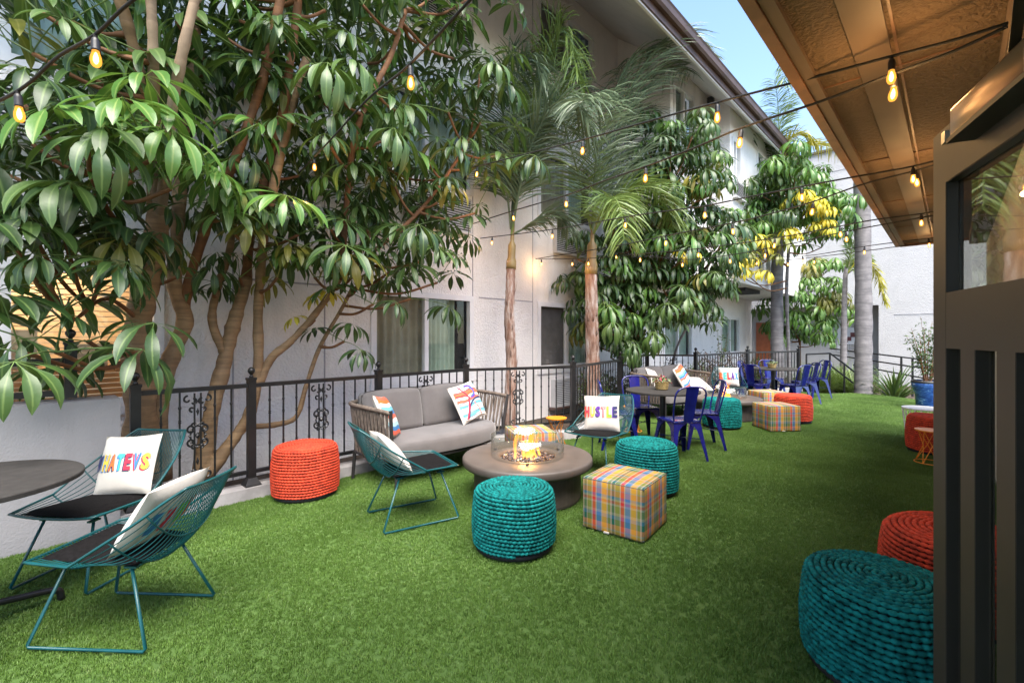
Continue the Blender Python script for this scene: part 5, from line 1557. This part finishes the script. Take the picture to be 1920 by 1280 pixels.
# middle umbrella tree behind the palms
def Q(u, v, y): return PY(u, v, y)
t3_stems = [([G(1190,720,-0.1)*0+Q(1192,735,9.6), Q(1192,660,9.6), Q(1200,600,9.5), Q(1215,560,9.4), Q(1235,500,9.1), Q(1250,430,8.9), Q(1255,350,8.8)], 0.085, 0.04, M_bark2),
  ([Q(1200,600,9.5), Q(1165,560,9.2), Q(1150,510,9.0), Q(1150,420,8.8)], 0.04, 0.02, M_bark2),
  ([Q(1195,660,9.6), Q(1240,600,9.3), Q(1290,540,9.2), Q(1340,480,9.3), Q(1370,420,9.4)], 0.04, 0.018, M_bark2),
  ([Q(1252,735,10.2), Q(1268,655,10.1), Q(1292,605,10.0), Q(1310,560,9.8)], 0.03, 0.02, M_palmg)]
rnd = random.Random(31)
t3_tips = []
for (u, v) in [(1090,510),(1085,560),(1095,610),(1120,640),(1150,600),(1155,540),(1140,480),(1185,480),(1190,540),(1165,640),(1200,430),(1230,390),(1170,420),(1215,350),(1250,320),(1280,350),(1300,310),(1320,350),(1340,390),(1290,400),(1260,440),(1310,440),(1350,450),(1370,490),(1330,500),(1290,490),(1240,490),(1215,510),(1240,560),(1280,560),(1320,560),(1350,540),(1270,610),(1225,620),(1300,600),(1335,590),(1190,590),(1100,660),(1150,690),(1180,670),(1230,660),(1205,290),(1250,280),(1290,280)]:
    t3_tips.append((Q(u+rnd.uniform(-8,8), v-18+rnd.uniform(-8,8), rnd.uniform(8.55, 9.25)), 6, rnd.uniform(1.25, 1.6), None if rnd.random() < 0.93 else M_leafO, Vector((0.3,-1,0))))
t3_tips.append((Q(1280,488,8.5), 4, 0.8, M_leafY, Vector((0.3,-1,0))))
tr3 = umbrella_tree('umbrella_tree', 'dense dark umbrella tree behind the two slim palms', Vector((2.55, 9.62, -0.1)), t3_stems, t3_tips, 6, 1.0, 12, small=True)
infill(tr3, M_leafD, cloud(rnd, [(1130,560,65,100,8.8,9.5,PY),(1215,520,90,120,8.8,9.4,PY),(1260,380,80,110,8.5,9.0,PY),(1320,450,65,110,8.9,9.5,PY),(1270,560,90,60,8.9,9.5,PY)], 260))
# bright umbrella tree with yellow heads over the far table
t4_stems = [([Q(1482,735,12.9), Q(1478,640,12.9), Q(1475,540,12.6), Q(1480,450,12.3), Q(1485,380,12.0)], 0.06, 0.03, M_palmg),
  ([Q(1478,500,12.5), Q(1430,470,12.0), Q(1390,455,11.7)], 0.03, 0.016, M_bark2), ([Q(1480,450,12.3), Q(1530,430,12.0), Q(1560,430,11.9)], 0.03, 0.016, M_bark2)]
t4_tips = []
for (u, v, m_) in [(1460,340,None),(1490,330,None),(1475,310,0),(1420,370,None),(1450,380,None),(1490,370,None),(1520,365,None),(1390,390,None),(1420,410,None),(1460,420,None),(1500,410,None),(1540,400,None),(1565,400,None),(1380,430,None),(1410,440,None),(1560,440,None),(1545,470,None),(1400,470,None),(1370,460,None),(1530,440,None),(1350,430,None),(1440,350,None),(1435,450,None),(1505,390,2),(1545,420,2),(1480,460,2),(1415,480,2),(1385,495,1),(1365,510,1),(1400,520,1),(1540,445,2),(1510,400,2),(1355,490,None),(1430,490,3)]:
    mt = {None: (M_leafL if rnd.random() < 0.72 else M_leafD), 0: M_leafL, 1: M_leafY, 2: M_leafY, 3: M_leafO}[m_]
    t4_tips.append((Q(u+rnd.uniform(-5,5), v-6, rnd.uniform(11.4, 12.6) if m_ is None else 11.25), 7 if m_ is None else 5, rnd.uniform(1.45, 1.8)*(0.75 if m_ in (1,2) else 1), mt, Vector((0,-1,0))))
tr4 = umbrella_tree('umbrella_tree', 'bright green umbrella tree with yellow leaf heads above the far cafe table', Vector((7.74, 12.9, -0.1)), t4_stems, t4_tips, 5, 1.0, 21, small=True)
infill(tr4, M_leafL, cloud(rnd, [(1465,375,85,60,11.8,12.5,PY),(1400,430,50,50,11.7,12.3,PY),(1540,420,40,45,11.7,12.2,PY)], 90))
t5_stems = [([Q(1500,720,16.5), Q(1500,640,16.5), Q(1512,590,16.4), Q(1520,550,16.2), Q(1532,515,16.0)], 0.05, 0.02, M_bark2), ([Q(1500,640,16.5), Q(1470,590,16.2)], 0.03, 0.015, M_bark2), ([Q(1502,630,16.5), Q(1545,600,16.2)], 0.03, 0.015, M_bark2)]
t5_tips = []
for (u, v) in [(1522,512),(1545,520),(1505,530),(1540,545),(1515,555),(1475,560),(1450,580),(1490,585),(1520,585),(1550,585),(1565,605),(1455,610),(1485,615),(1510,620),(1540,625),(1560,575),(1470,640),(1500,645),(1530,650),(1445,640)]:
    t5_tips.append((Q(u, v-6, rnd.uniform(15.8, 16.8)), 7, rnd.uniform(1.5, 1.9), M_leafL if rnd.random() < 0.8 else M_leafO, Vector((0,-1,0))))
umbrella_tree('umbrella_tree', 'small bright umbrella tree low in front of the far white building', Vector((10.24, 16.5, -0.1)), t5_stems, t5_tips, 5, 1.0, 23, small=True)

# ------------------------------------------------------------------ palms
def frondmat(name, a, b):
    m, n, l, p = nodemat(name)
    oi = n.new('ShaderNodeObjectInfo'); c = coords(n)
    t = noise(n, l, 4, 3, c)
    base = ramp(n, l, t.outputs[0], [(0.3, a), (0.7, b)])
    l.new(base, p.inputs['Base Color']); p.inputs['Roughness'].default_value = 0.42
    tr = n.new('ShaderNodeBsdfTranslucent'); l.new(base, tr.inputs[0])
    mx = n.new('ShaderNodeMixShader'); mx.inputs[0].default_value = 0.22
    l.new(p.outputs[0], mx.inputs[1]); l.new(tr.outputs[0], mx.inputs[2]); l.new(mx.outputs[0], n['Material Output'].inputs[0])
    return m
M_frG = frondmat('palm_frond', (0.080, 0.125, 0.070), (0.165, 0.215, 0.125))
M_frL = frondmat('palm_frond_light', (0.10, 0.17, 0.035), (0.19, 0.26, 0.07))
M_frY = frondmat('palm_frond_yellow', (0.30, 0.30, 0.02), (0.46, 0.40, 0.045))
def frond(root, pts, ll, mat, seed, npair=100, hang=0.58, wid=0.025):
    ll = ll*1.1
    rnd = random.Random(seed)
    sp_ = spline(pts, 12); L_ = [0]
    for a, b in zip(sp_[:-1], sp_[1:]): L_.append(L_[-1]+(b-a).length)
    mb = MB(); tot = L_[-1]
    mb.tube(sp_[::2] + [sp_[-1]], [0.016*(1-0.85*i/len(sp_[::2]))+0.002 for i in range(len(sp_[::2])+1)], 5)
    j = 0
    for k in range(npair):
        t = 0.14 + 0.86*(k+0.5)/npair
        s_ = t*tot
        j = 0
        while j < len(L_)-2 and L_[j+1] < s_: j += 1
        p = sp_[j].lerp(sp_[j+1], (s_-L_[j])/max(1e-6, L_[j+1]-L_[j]))
        tg_ = (sp_[j+1]-sp_[j]).normalized()
        side = tg_.cross(Vector((0,0,1)))
        if side.length < 0.1: side = Vector((1,0,0))
        side.normalize(); up = side.cross(tg_)
        for sg in (-1, 1):
            ln = ll*(0.45+0.55*math.sin(math.pi*min(1, 0.15+0.78*t)))*rnd.uniform(0.8, 1.1)
            d = (side*sg*rnd.uniform(0.6, 1.0) + tg_*rnd.uniform(0.5, 0.9) + up*rnd.uniform(-0.3, 0.4)).normalized()
            q = p.copy(); pl = [q.copy()]
            for i in range(4):
                q = q + d*(ln/4); pl.append(q.copy())
                d = (d + Vector((0,0,-1))*hang*rnd.uniform(0.25, 0.55)*(0.6+0.9*t)).normalized()
            w = wid*rnd.uniform(0.8, 1.1)
            wx = d.cross(Vector((rnd.uniform(-1,1), rnd.uniform(-1,1), 0.3)))
            if wx.length < 0.05: wx = side
            wx.normalize()
            vs = []
            for i, q in enumerate(pl): vs += [q - wx*w*(0.5, 1, 0.9, 0.6, 0.05)[i]*0.5, q + wx*w*(0.5, 1, 0.9, 0.6, 0.05)[i]*0.5]
            mb.add(vs, [(2*i, 2*i+1, 2*i+3, 2*i+2) for i in range(4)])
    return mb.build('frond', mat, root, smooth=False)
def palm(name, label, base, trunk, r0, r1, bark, fronds, shaft=None, seed=1, boots=0):
    root = empty(name, base, world_built=True); tag(root, label, 'palm tree', 'palms')
    sp_ = spline(trunk, 10); nn = len(sp_)
    rnd = random.Random(seed)
    rad = [(r0+(r1-r0)*i/(nn-1))*(1+0.035*math.sin(i*2.1+seed)+rnd.uniform(-.03,.03)) for i in range(nn)]
    rad[0] *= 1.18
    MB().tube(sp_, rad, 18).build('trunk', bark, root, smooth=True)
    if shaft: MB().tube(spline(shaft[0], 6), shaft[1], 12).build('crownshaft', M_shaft, root, smooth=True)
    for b_ in range(boots):
        i = rnd.randrange(nn//3, nn-2); p = sp_[i]; a = rnd.uniform(3.4, 6.0)
        d = Vector((math.cos(a), math.sin(a), 0))
        MB().tube([p+d*rad[i]*0.7, p+d*(rad[i]+0.02)+Vector((0,0,0.10)), p+d*(rad[i]+0.045)+Vector((0,0,0.24))], [0.022, 0.014, 0.003], 6, flat=0.4).build('leaf_base', M_palmr, root, smooth=True)
    for i, (pts, ll, mt) in enumerate(fronds): frond(root, pts, ll, mt, seed*50+i)
    return root
d1, d2 = 4.95, 4.55
def p1(u, v, dD=0): return PD(u, v, d1+dD)
def p2(u, v, dD=0): return PD(u, v, d2+dD)
palm('slim_palm', 'slim palm with peeling red brown trunk nearer the sofa', PD(957,840,d1)+Vector((0,0,-0.12)), [p1(957,850), p1(956,760), p1(959,680), p1(955,600), p1(957,540), p1(958,490)], 0.098, 0.068, M_palmr,
  [([p1(959,440), p1(975,350,-.2), p1(1000,230,-.4), p1(1035,80,-.7), p1(1062,60,-.9), p1(1085,150,-1.1)], 0.75, M_frL),
   ([p1(958,430), p1(950,330,-.1), p1(955,220,-.3), p1(975,130,-.5), p1(1000,110,-.7), p1(1020,160,-.8)], 0.75, M_frG),
   ([p1(960,420), p1(985,300,-.1), p1(1020,190,0), p1(1060,150,.1), p1(1095,190,.1)], 0.75, M_frG),
   ([p1(958,430), p1(946,300,-.1), p1(944,190,-.2), p1(958,110,-.3), p1(985,120,-.4)], 0.65, M_frG),
   ([p1(958,430), p1(980,280,.1), p1(1005,150,.1), p1(1030,60,.1), p1(1050,30,0)], 0.6, M_frL),
   ([p1(960,440), p1(1000,420,-.2), p1(1040,400,-.4), p1(1065,430,-.5)], 0.5, M_frG),
   ([p1(958,430), p1(965,330,.1), p1(985,240,.2), p1(1030,210,.3), p1(1070,250,.3)], 0.7, M_frG),
   ([p1(958,430), p1(990,290,-.5), p1(1030,210,-.8), p1(1075,190,-1.1), p1(1110,250,-1.3)], 0.75, M_frG),
   ([p1(958,430), p1(972,300,.2), p1(985,170,.3), p1(1010,90,.3), p1(1040,70,.3)], 0.7, M_frG)],
  ([p1(958,505), p1(960,460), p1(962,410)], [0.078]*3+[0.06]*4+[0.03]*6), 3, 7)
palm('slim_palm', 'slim palm with thicker pale peeling trunk beside the HUSTLE chair', PD(1112,790,d2)+Vector((0,0,-0.12)), [p2(1112,800), p2(1112,700), p2(1110,620), p2(1109,560), p2(1108,500)], 0.128, 0.100, M_palmr,
  [([p2(1110,440), p2(1130,330,-.2), p2(1165,210,-.4), p2(1215,110,-.6), p2(1270,70,-.8), p2(1325,110,-.9)], 0.8, M_frG),
   ([p2(1112,440), p2(1160,340,-.2), p2(1220,270,-.4), p2(1290,255,-.7), p2(1350,300,-.9)], 0.75, M_frG),
   ([p2(1108,430), p2(1085,330,-.1), p2(1060,240,-.2), p2(1040,140,-.3), p2(1050,50,-.4)], 0.7, M_frL),
   ([p2(1110,430), p2(1115,330,-.4), p2(1125,240,-.7), p2(1115,190,-1.0), p2(1085,190,-1.2)], 0.75, M_frG),
   ([p2(1112,440), p2(1150,380,-.3), p2(1195,350,-.6), p2(1240,370,-.8), p2(1265,430,-.9)], 0.7, M_frL),
   ([p2(1110,430), p2(1150,330,.1), p2(1180,250,.2), p2(1210,200,.3), p2(1250,200,.3)], 0.7, M_frG),
   ([p2(1110,430), p2(1126,290,-.2), p2(1150,180,-.3), p2(1185,110,-.4), p2(1240,85,-.5)], 0.7, M_frG),
   ([p2(1112,440), p2(1180,330,0), p2(1240,290,-.1), p2(1310,290,-.3), p2(1365,350,-.4)], 0.75, M_frG),
   ([p2(1110,440), p2(1140,300,-.1), p2(1190,180,-.3), p2(1240,130,-.4), p2(1300,130,-.6)], 0.8, M_frG),
   ([p2(1112,440), p2(1130,390,-.5), p2(1150,370,-.9), p2(1165,400,-1.1), p2(1170,450,-1.2)], 0.6, M_frL)],
  ([p2(1108,515), p2(1110,460), p2(1112,410)], [0.11]*3+[0.085]*4+[0.035]*6), 7, 5)
b = Vector((8.80, 11.62, -0.1))
def hi(du, v, dy=0): return Q(1610+du, v, 11.6+dy)
palm('royal_palm', 'tall palm with stout smooth grey trunk at the turf edge', b, [b, Vector((8.80,11.62,0.6)), Vector((8.80,11.62,2.5)), Vector((8.76,11.62,5.5)), Vector((8.70,11.6,8.4))], 0.195, 0.165, M_palmg,
  [([hi(0,60), hi(-40,-60), hi(-90,-20), hi(-130,80), hi(-140,160)], 0.7, M_frL), ([hi(0,60), hi(-20,-40,-.5), hi(-50,40,-1), hi(-75,130,-1.2)], 0.7, M_frL), ([hi(0,60), hi(50,-40), hi(110,0), hi(160,90)], 0.7, M_frL), ([hi(0,60), hi(20,-50,1), hi(40,-20,1.5), hi(60,80,1.8)], 0.7, M_frL), ([hi(0,60), hi(-10,-60,1), hi(-60,-60,2), hi(-110,0,2.5)], 0.7, M_frG)], None, 11, 0)
palm('palm', 'grey trunked palm behind the far cafe table with yellow green fronds', Vector((7.43,13.0,-0.1)), [Q(1458,730,13), Q(1457,640,13), Q(1457,520,13), Q(1459,420,13), Q(1460,330,13)], 0.17, 0.13, M_palmg,
  [([Q(1460,320,13), Q(1461,260,13), Q(1458,190,12.9), Q(1452,150,12.8)], 0.55, M_frL), ([Q(1460,320,13), Q(1490,280,13.1), Q(1540,272,13.2), Q(1600,290,13.3)], 0.6, M_frY), ([Q(1460,320,13), Q(1440,270,12.9), Q(1410,250,12.6), Q(1390,280,12.4)], 0.6, M_frG), ([Q(1460,320,13), Q(1475,270,12.9), Q(1500,250,12.7), Q(1530,270,12.5)], 0.5, M_frY), ([Q(1460,320,13), Q(1462,240,13.2), Q(1475,200,13.4), Q(1480,180,13.5)], 0.5, M_frL)], None, 13, 0)
palm('palm', 'thin palm with ragged trunk and drooping yellow frond before the far wall', Vector((10.3,14.4,-0.3)), [Q(1581,720,14.4), Q(1582,640,14.4), Q(1583,580,14.4), Q(1585,520,14.4), Q(1587,500,14.4)], 0.10, 0.05, M_palmg,
  [([Q(1587,515,14.4), Q(1595,480,14.3), Q(1600,455,14.2), Q(1606,450,14.1)], 0.4, M_frL), ([Q(1587,515,14.4), Q(1610,490,14.3), Q(1640,505,14.2), Q(1662,570,14.1)], 0.4, M_frY), ([Q(1587,515,14.4), Q(1605,505,14.1), Q(1615,530,14.0), Q(1618,555,13.9)], 0.4, M_frL), ([Q(1587,515,14.4), Q(1600,490,14.6), Q(1618,480,14.8), Q(1630,490,15)], 0.35, M_frL)], None, 17, 3)

# ------------------------------------------------------------------ shrubs and ground plants beyond the turf
M_shr = leafmat('shrub_leaf', (0.030, 0.060, 0.014), (0.055, 0.10, 0.022), (0.11, 0.16, 0.035), (0.2, 0.22, 0.08), 0.45, 0.2)
M_shr2 = leafmat('grassy_leaf', (0.055, 0.10, 0.018), (0.10, 0.165, 0.03), (0.17, 0.23, 0.055), (0.2, 0.25, 0.08), 0.5, 0.2)
M_shr3 = leafmat('plum_leaf', (0.050, 0.022, 0.022), (0.085, 0.040, 0.036), (0.12, 0.075, 0.05), (0.2, 0.1, 0.1), 0.5, 0.2)
def shrub(name, label, x, y, z, w, d, h, nst, nlf, ls, mat, seed, group=None, spread=1.0, z0=-0.1):
    rnd = random.Random(seed)
    root = empty(name, (x, y, z0)); tag(root, label, 'shrub', group)
    stm = MB(); lf = MB(); at = []
    for s_ in range(nst):
        a = rnd.uniform(0, 6.28); k = math.sqrt(rnd.random())
        tx, ty = w/2*k*math.cos(a), d/2*k*math.sin(a); th = h*rnd.uniform(0.55, 1.0)
        pts = spline([(tx*0.15, ty*0.15, 0), (tx*0.45+rnd.uniform(-.05,.05), ty*0.45, th*0.5), (tx, ty, th)], 5)
        stm.tube(pts, [0.009]*4+[0.006]*4+[0.003]*3, 5, cap=False)
        for i in range(nlf):
            t = rnd.uniform(0.25, 1.0); q = pts[min(10, int(t*10))]
            rot = Euler((rnd.uniform(-0.9,0.9), rnd.uniform(-0.7,0.9), rnd.uniform(0,6.28))).to_matrix()
            c = q + Vector((rnd.gauss(0, .05), rnd.gauss(0, .05), rnd.gauss(0, .04)))*spread
            L_ = ls*rnd.uniform(0.7, 1.3)
            lf.add([c, c+rot@Vector((L_*0.5,-L_*0.17,0.02)), c+rot@Vector((L_,0,-0.01)), c+rot@Vector((L_*0.5,L_*0.17,0.02))], [(0,1,2,3)])
    stm.build('stems', M_bark2, root, local=True, smooth=True)
    o = lf.build('foliage', mat, root, local=True); o['kind'] = 'stuff'
    return root
def grass_clump(name, label, x, y, w, h, nb, mat, seed, group=None, wid=0.012, z0=-0.1, arch=1.0):
    rnd = random.Random(seed); root = empty(name, (x, y, z0)); tag(root, label, 'plant', group)
    mb = MB()
    for i in range(nb):
        a = rnd.uniform(0, 6.28); rr_ = 0.15*w*math.sqrt(rnd.random()); L_ = h*rnd.uniform(0.7, 1.25)
        p = Vector((rr_*math.cos(a), rr_*math.sin(a), 0)); el = rnd.uniform(0.7, 1.5)
        d = Vector((math.cos(a)*math.cos(el), math.sin(a)*math.cos(el), math.sin(el)))
        sd = Vector((-math.sin(a), math.cos(a), 0)); vs = []
        for k in range(6):
            ww = wid*(0.7, 1, 1, 0.85, 0.5, 0.04)[k]
            vs += [p-sd*ww, p+sd*ww]
            p = p + d*(L_/5); d = (d + Vector((math.cos(a)*0.10, math.sin(a)*0.10, -0.22*arch))).normalized()
        mb.add(vs, [(2*k, 2*k+1, 2*k+3, 2*k+2) for k in range(5)])
    o = mb.build('blades', mat, root, local=True); o['kind'] = 'stuff'
    return root
shrub('leafy_shrub', 'tall airy shrub growing from the blue planter', 8.10, 9.05, 0, 0.95, 0.6, 1.42, 16, 46, 0.085, M_shr, 3, z0=0.48)
grass_clump('cycad', 'spiky green plant behind the turf edge near the blue planter', 9.35, 11.35, 0.6, 0.95, 90, M_shr, 4, wid=0.022, z0=-0.2, arch=0.8)
grass_clump('cycad', 'spiky green plant just right of the stout grey palm trunk', 9.15, 12.0, 0.6, 0.7, 60, M_shr, 5, wid=0.02, z0=-0.2)
for i, (u, y, lab) in enumerate(((1520, 12.6, 'arching grassy clump left of the stair handrail'), (1545, 12.9, 'arching grassy clump under the stair handrail'), (1575, 13.3, 'arching grassy clump right of the stair handrail'), (1600, 12.7, 'arching grassy clump against the stout grey palm'), (1565, 14.6, 'arching grassy clump below the ramp railing'), (1530, 14.2, 'arching grassy clump behind the far cafe table'))):
    grass_clump('grass_clump', lab, (u-960)/870*y, y, 1.0, 0.95 if i != 4 else 0.8, 260, M_shr2, 40+i, 'grassy clumps by the steps', 0.008, -0.2)
for i, (u, y, w, h, mt, lab) in enumerate(((1345, 11.6, 1.2, 1.25, M_shr3, 'plum coloured shrub behind the fence above the RELAX chair'), (1390, 12.4, 1.0, 1.2, M_shr3, 'plum coloured shrub behind the fence left of the grey palm'), (1300, 10.9, 0.9, 1.0, M_shr, 'green shrub behind the fence right of the farther sofa'), (1240, 10.9, 1.0, 0.9, M_shr, 'green shrub behind the fence above the farther sofa'), (1425, 13.2, 1.1, 1.1, M_shr, 'green shrub behind the fence at the far cafe table'), (1110, 8.55, 0.8, 0.95, M_shr, 'green shrub behind the fence at the foot of the thicker palm'), (1150, 9.2, 0.9, 0.9, M_shr, 'green shrub behind the fence corner by the palms'))):
    shrub('leafy_shrub', lab, (u-960)/870*y, y, 0, w, 0.6, h, 14, 60, 0.085, mt, 60+i, 'shrubs behind the fence')
shrub('leafy_shrub', 'thin upright sapling in front of the last ground floor window', (1352-960)/870*11.9, 11.9, 0, 0.5, 0.3, 2.0, 4, 40, 0.10, M_shr, 90, 'shrubs behind the fence')
# ------------------------------------------------------------------ string lights
M_cord = surf('black_cord', (0.012, 0.012, 0.012), 1.15)
M_socket = surf('black_socket', (0.015, 0.014, 0.014), 0.45)
M_fil = emit('filament_glow', (1.0, 0.62, 0.24), 6.0)
M_bulb, n, l, p = nodemat('amber_bulb_glass')
n.remove(p)
em = n.new('ShaderNodeEmission'); em.inputs[0].default_value = (1.0, 0.40, 0.055, 1); em.inputs[1].default_value = 0.75
tr = n.new('ShaderNodeBsdfTransparent'); tr.inputs[0].default_value = (1.0, 0.80, 0.5, 1)
mx = n.new('ShaderNodeMixShader'); mx.inputs[0].default_value = 0.42
l.new(tr.outputs[0], mx.inputs[1]); l.new(em.outputs[0], mx.inputs[2]); l.new(mx.outputs[0], n['Material Output'].inputs[0])
bs = MB().lathe([(0.008,0.0),(0.013,-0.006),(0.0155,-0.018),(0.0155,-0.050),(0.017,-0.056),(0.0,-0.056)], 12).mesh('socket', True); bs.materials.append(M_socket)
bg = MB().lathe([(0.0,-0.054),(0.012,-0.056),(0.0135,-0.066),(0.0185,-0.084),(0.0198,-0.098),(0.0168,-0.112),(0.011,-0.121),(0.0,-0.124)], 14).mesh('bulb', True); bg.materials.append(M_bulb)
bf = MB().lathe([(0.0,-0.060),(0.004,-0.066),(0.0085,-0.082),(0.0092,-0.096),(0.006,-0.107),(0.0,-0.113)], 10).mesh('filament', True); bf.materials.append(M_fil)
def string_light(label, a, b, way, bulbs, watts=0.0):
    """a, b: plan positions (x, y) of the two ends; way: image points the sagging cord passes"""
    a = Vector(a); b = Vector(b)
    def plan(u):
        q = (u-CU)/F
        # intersect view ray with the vertical plane through a and b
        dx, dy = b.x-a.x, b.y-a.y
        t = (q*a.y - a.x)/(dx - q*dy)
        return a.y + dy*t
    pts = []
    for (u, v) in way: pts.append(PY(u, v, plan(u)))
    root = empty('string_light', pts[0], world_built=True); tag(root, label, 'string lights', 'string lights over the court')
    sp_ = spline(pts, 8)
    MB().tube(sp_, 0.0064, 6).build('cord', M_cord, root, smooth=True)
    for u in bulbs:
        best = min(sp_, key=lambda p: abs(CU + F*p.x/p.y - u))
        i = sp_.index(best)
        # refine along the segment
        for j in range(len(sp_)-1):
            ua, ub = CU+F*sp_[j].x/sp_[j].y, CU+F*sp_[j+1].x/sp_[j+1].y
            if min(ua, ub) <= u <= max(ua, ub):
                best = sp_[j].lerp(sp_[j+1], (u-ua)/(ub-ua)); break
        so = obj('socket', bs, None, root); so.location = best - Vector(root.location) + Vector((0,0,-0.012))
        so.scale = (0.88, 0.88, 0.88); so.rotation_euler = (random.uniform(-.12,.12), random.uniform(-.12,.12), random.uniform(0,6))
        MB().tube([best, best+Vector((0,0,-0.018))], 0.007, 6).build('cord_drop', M_cord, root)
        bu = obj('bulb', bg, None, so); fi = obj('filament', bf, None, so)
        if watts:
            ld = bpy.data.lights.new('bulb_light', 'POINT'); ld.energy = watts; ld.color = (1.0, 0.54, 0.20); ld.shadow_soft_size = 0.022
            lo = bpy.data.objects.new('bulb_light', ld); COL.objects.link(lo); lo.parent = so; lo.location = (0, 0, -0.15)
    return root
def xy(p): return (p.x, p.y)
hook = PY(1890, 46, 1.72)
string_light('string light from the hook above the door, highest strand across the court', xy(hook), xy(PD(830,335,5.0)), [(1890,44),(1780,78),(1668,107),(1500,152),(1345,192),(1200,232),(1093,262),(990,288),(895,312),(830,328)], [1672,1345,1093,895], 1.15)
string_light('string light from the hook above the door, second strand across the court', xy(hook), xy(PD(885,425,5.2)), [(1889,50),(1780,100),(1676,138),(1540,190),(1390,240),(1300,278),(1211,312),(1130,340),(1061,366),(960,396),(885,420)], [1679,1390,1211,1061,962], 1.15)
string_light('string light under the soffit, third strand from the door', xy(PY(1800,290,3.1)), xy(PD(900,455,5.3)), [(1800,288),(1712,312),(1600,332),(1503,350),(1400,370),(1322,386),(1240,397),(1172,407),(1036,430),(900,447)], [1712,1503,1322,1172,1036,923], 1.15)
string_light('string light under the soffit, fourth strand from the door', xy(PY(1800,296,3.2)), xy(PD(1020,487,5.3)), [(1800,294),(1717,320),(1620,345),(1525,378),(1440,402),(1373,418),(1249,442),(1150,462),(1000,486)], [1717,1525,1373,1249], 1.15)
string_light('string light under the soffit, fifth strand from the door', xy(PY(1795,390,4.3)), xy(PD(1015,487,5.4)), [(1795,390),(1727,401),(1640,412),(1575,424),(1455,446),(1310,466),(1200,476),(1110,484),(1010,486)], [1727,1575,1453,1310,1200,1103,1074,1015], 1.15)
string_light('string light under the soffit, sixth strand from the door', xy(PY(1795,394,4.5)), xy(PY(1150,470,8.6)), [(1795,396),(1700,413),(1586,434),(1478,458),(1368,478),(1280,486),(1150,472)], [1586,1435,1368,1280,1155], 0)
string_light('string light at the end of the soffit, upper far strand', xy(PY(1790,444,5.7)), xy(PY(1330,470,11.2)), [(1790,444),(1741,447),(1621,462),(1505,480),(1400,478),(1330,470)], [1741,1621,1505,1402], 1.15)
string_light('string light at the end of the soffit, lower far strand', xy(PY(1790,446,5.9)), xy(PY(1360,480,11.2)), [(1790,447),(1640,468),(1527,482),(1445,488),(1360,478)], [1527,1478,1420], 0)
string_light('nearest string light crossing the top of the big umbrella trees', xy(PY(1010,-140,1.35)), xy(PD(560,350,4.6)), [(1010,-140),(880,2),(765,124),(690,186),(620,262),(560,325)], [770,589], 1.15)
string_light('near string light crossing the top left corner', xy(PY(430,-130,1.5)), xy(PY(-60,215,1.9)), [(430,-130),(250,0),(178,66),(110,106),(38,168),(-60,215)], [179,34], 0.5)

# ------------------------------------------------------------------ sign on the far wall
sg = empty('wall_sign', SD(22.58, 2.95, 0.7), world_built=True); tag(sg, 'small faded sign with a figure on the far white wall', 'sign')
MB().boxsd(22.575, 22.598, 3.35, 2.55, 0.80, 1.75).build('panel', M_trim, sg)
M_sred = surf('sign_maroon', (0.16, 0.05, 0.05), 0.7)
mb = MB()
for (s_, z, w, h) in ((2.72,1.62,0.10,0.14),(2.84,1.46,0.16,0.18),(2.98,1.30,0.18,0.16),(3.10,1.20,0.2,0.10)): mb.boxsd(22.565, 22.574, s_+w/2, s_-w/2, z-h/2, z+h/2)
mb.build('figure', M_sred, sg)
mb = MB()
for (z, w) in ((1.06, 0.66), (0.99, 0.30), (0.91, 0.54)):
    k_ = int(w/0.06)
    for i in range(k_): mb.boxsd(22.566, 22.574, 2.95+w/2-i*0.06, 2.95+w/2-i*0.06-0.042, z-0.022, z+0.022)
mb.build('lettering', M_dark, sg)
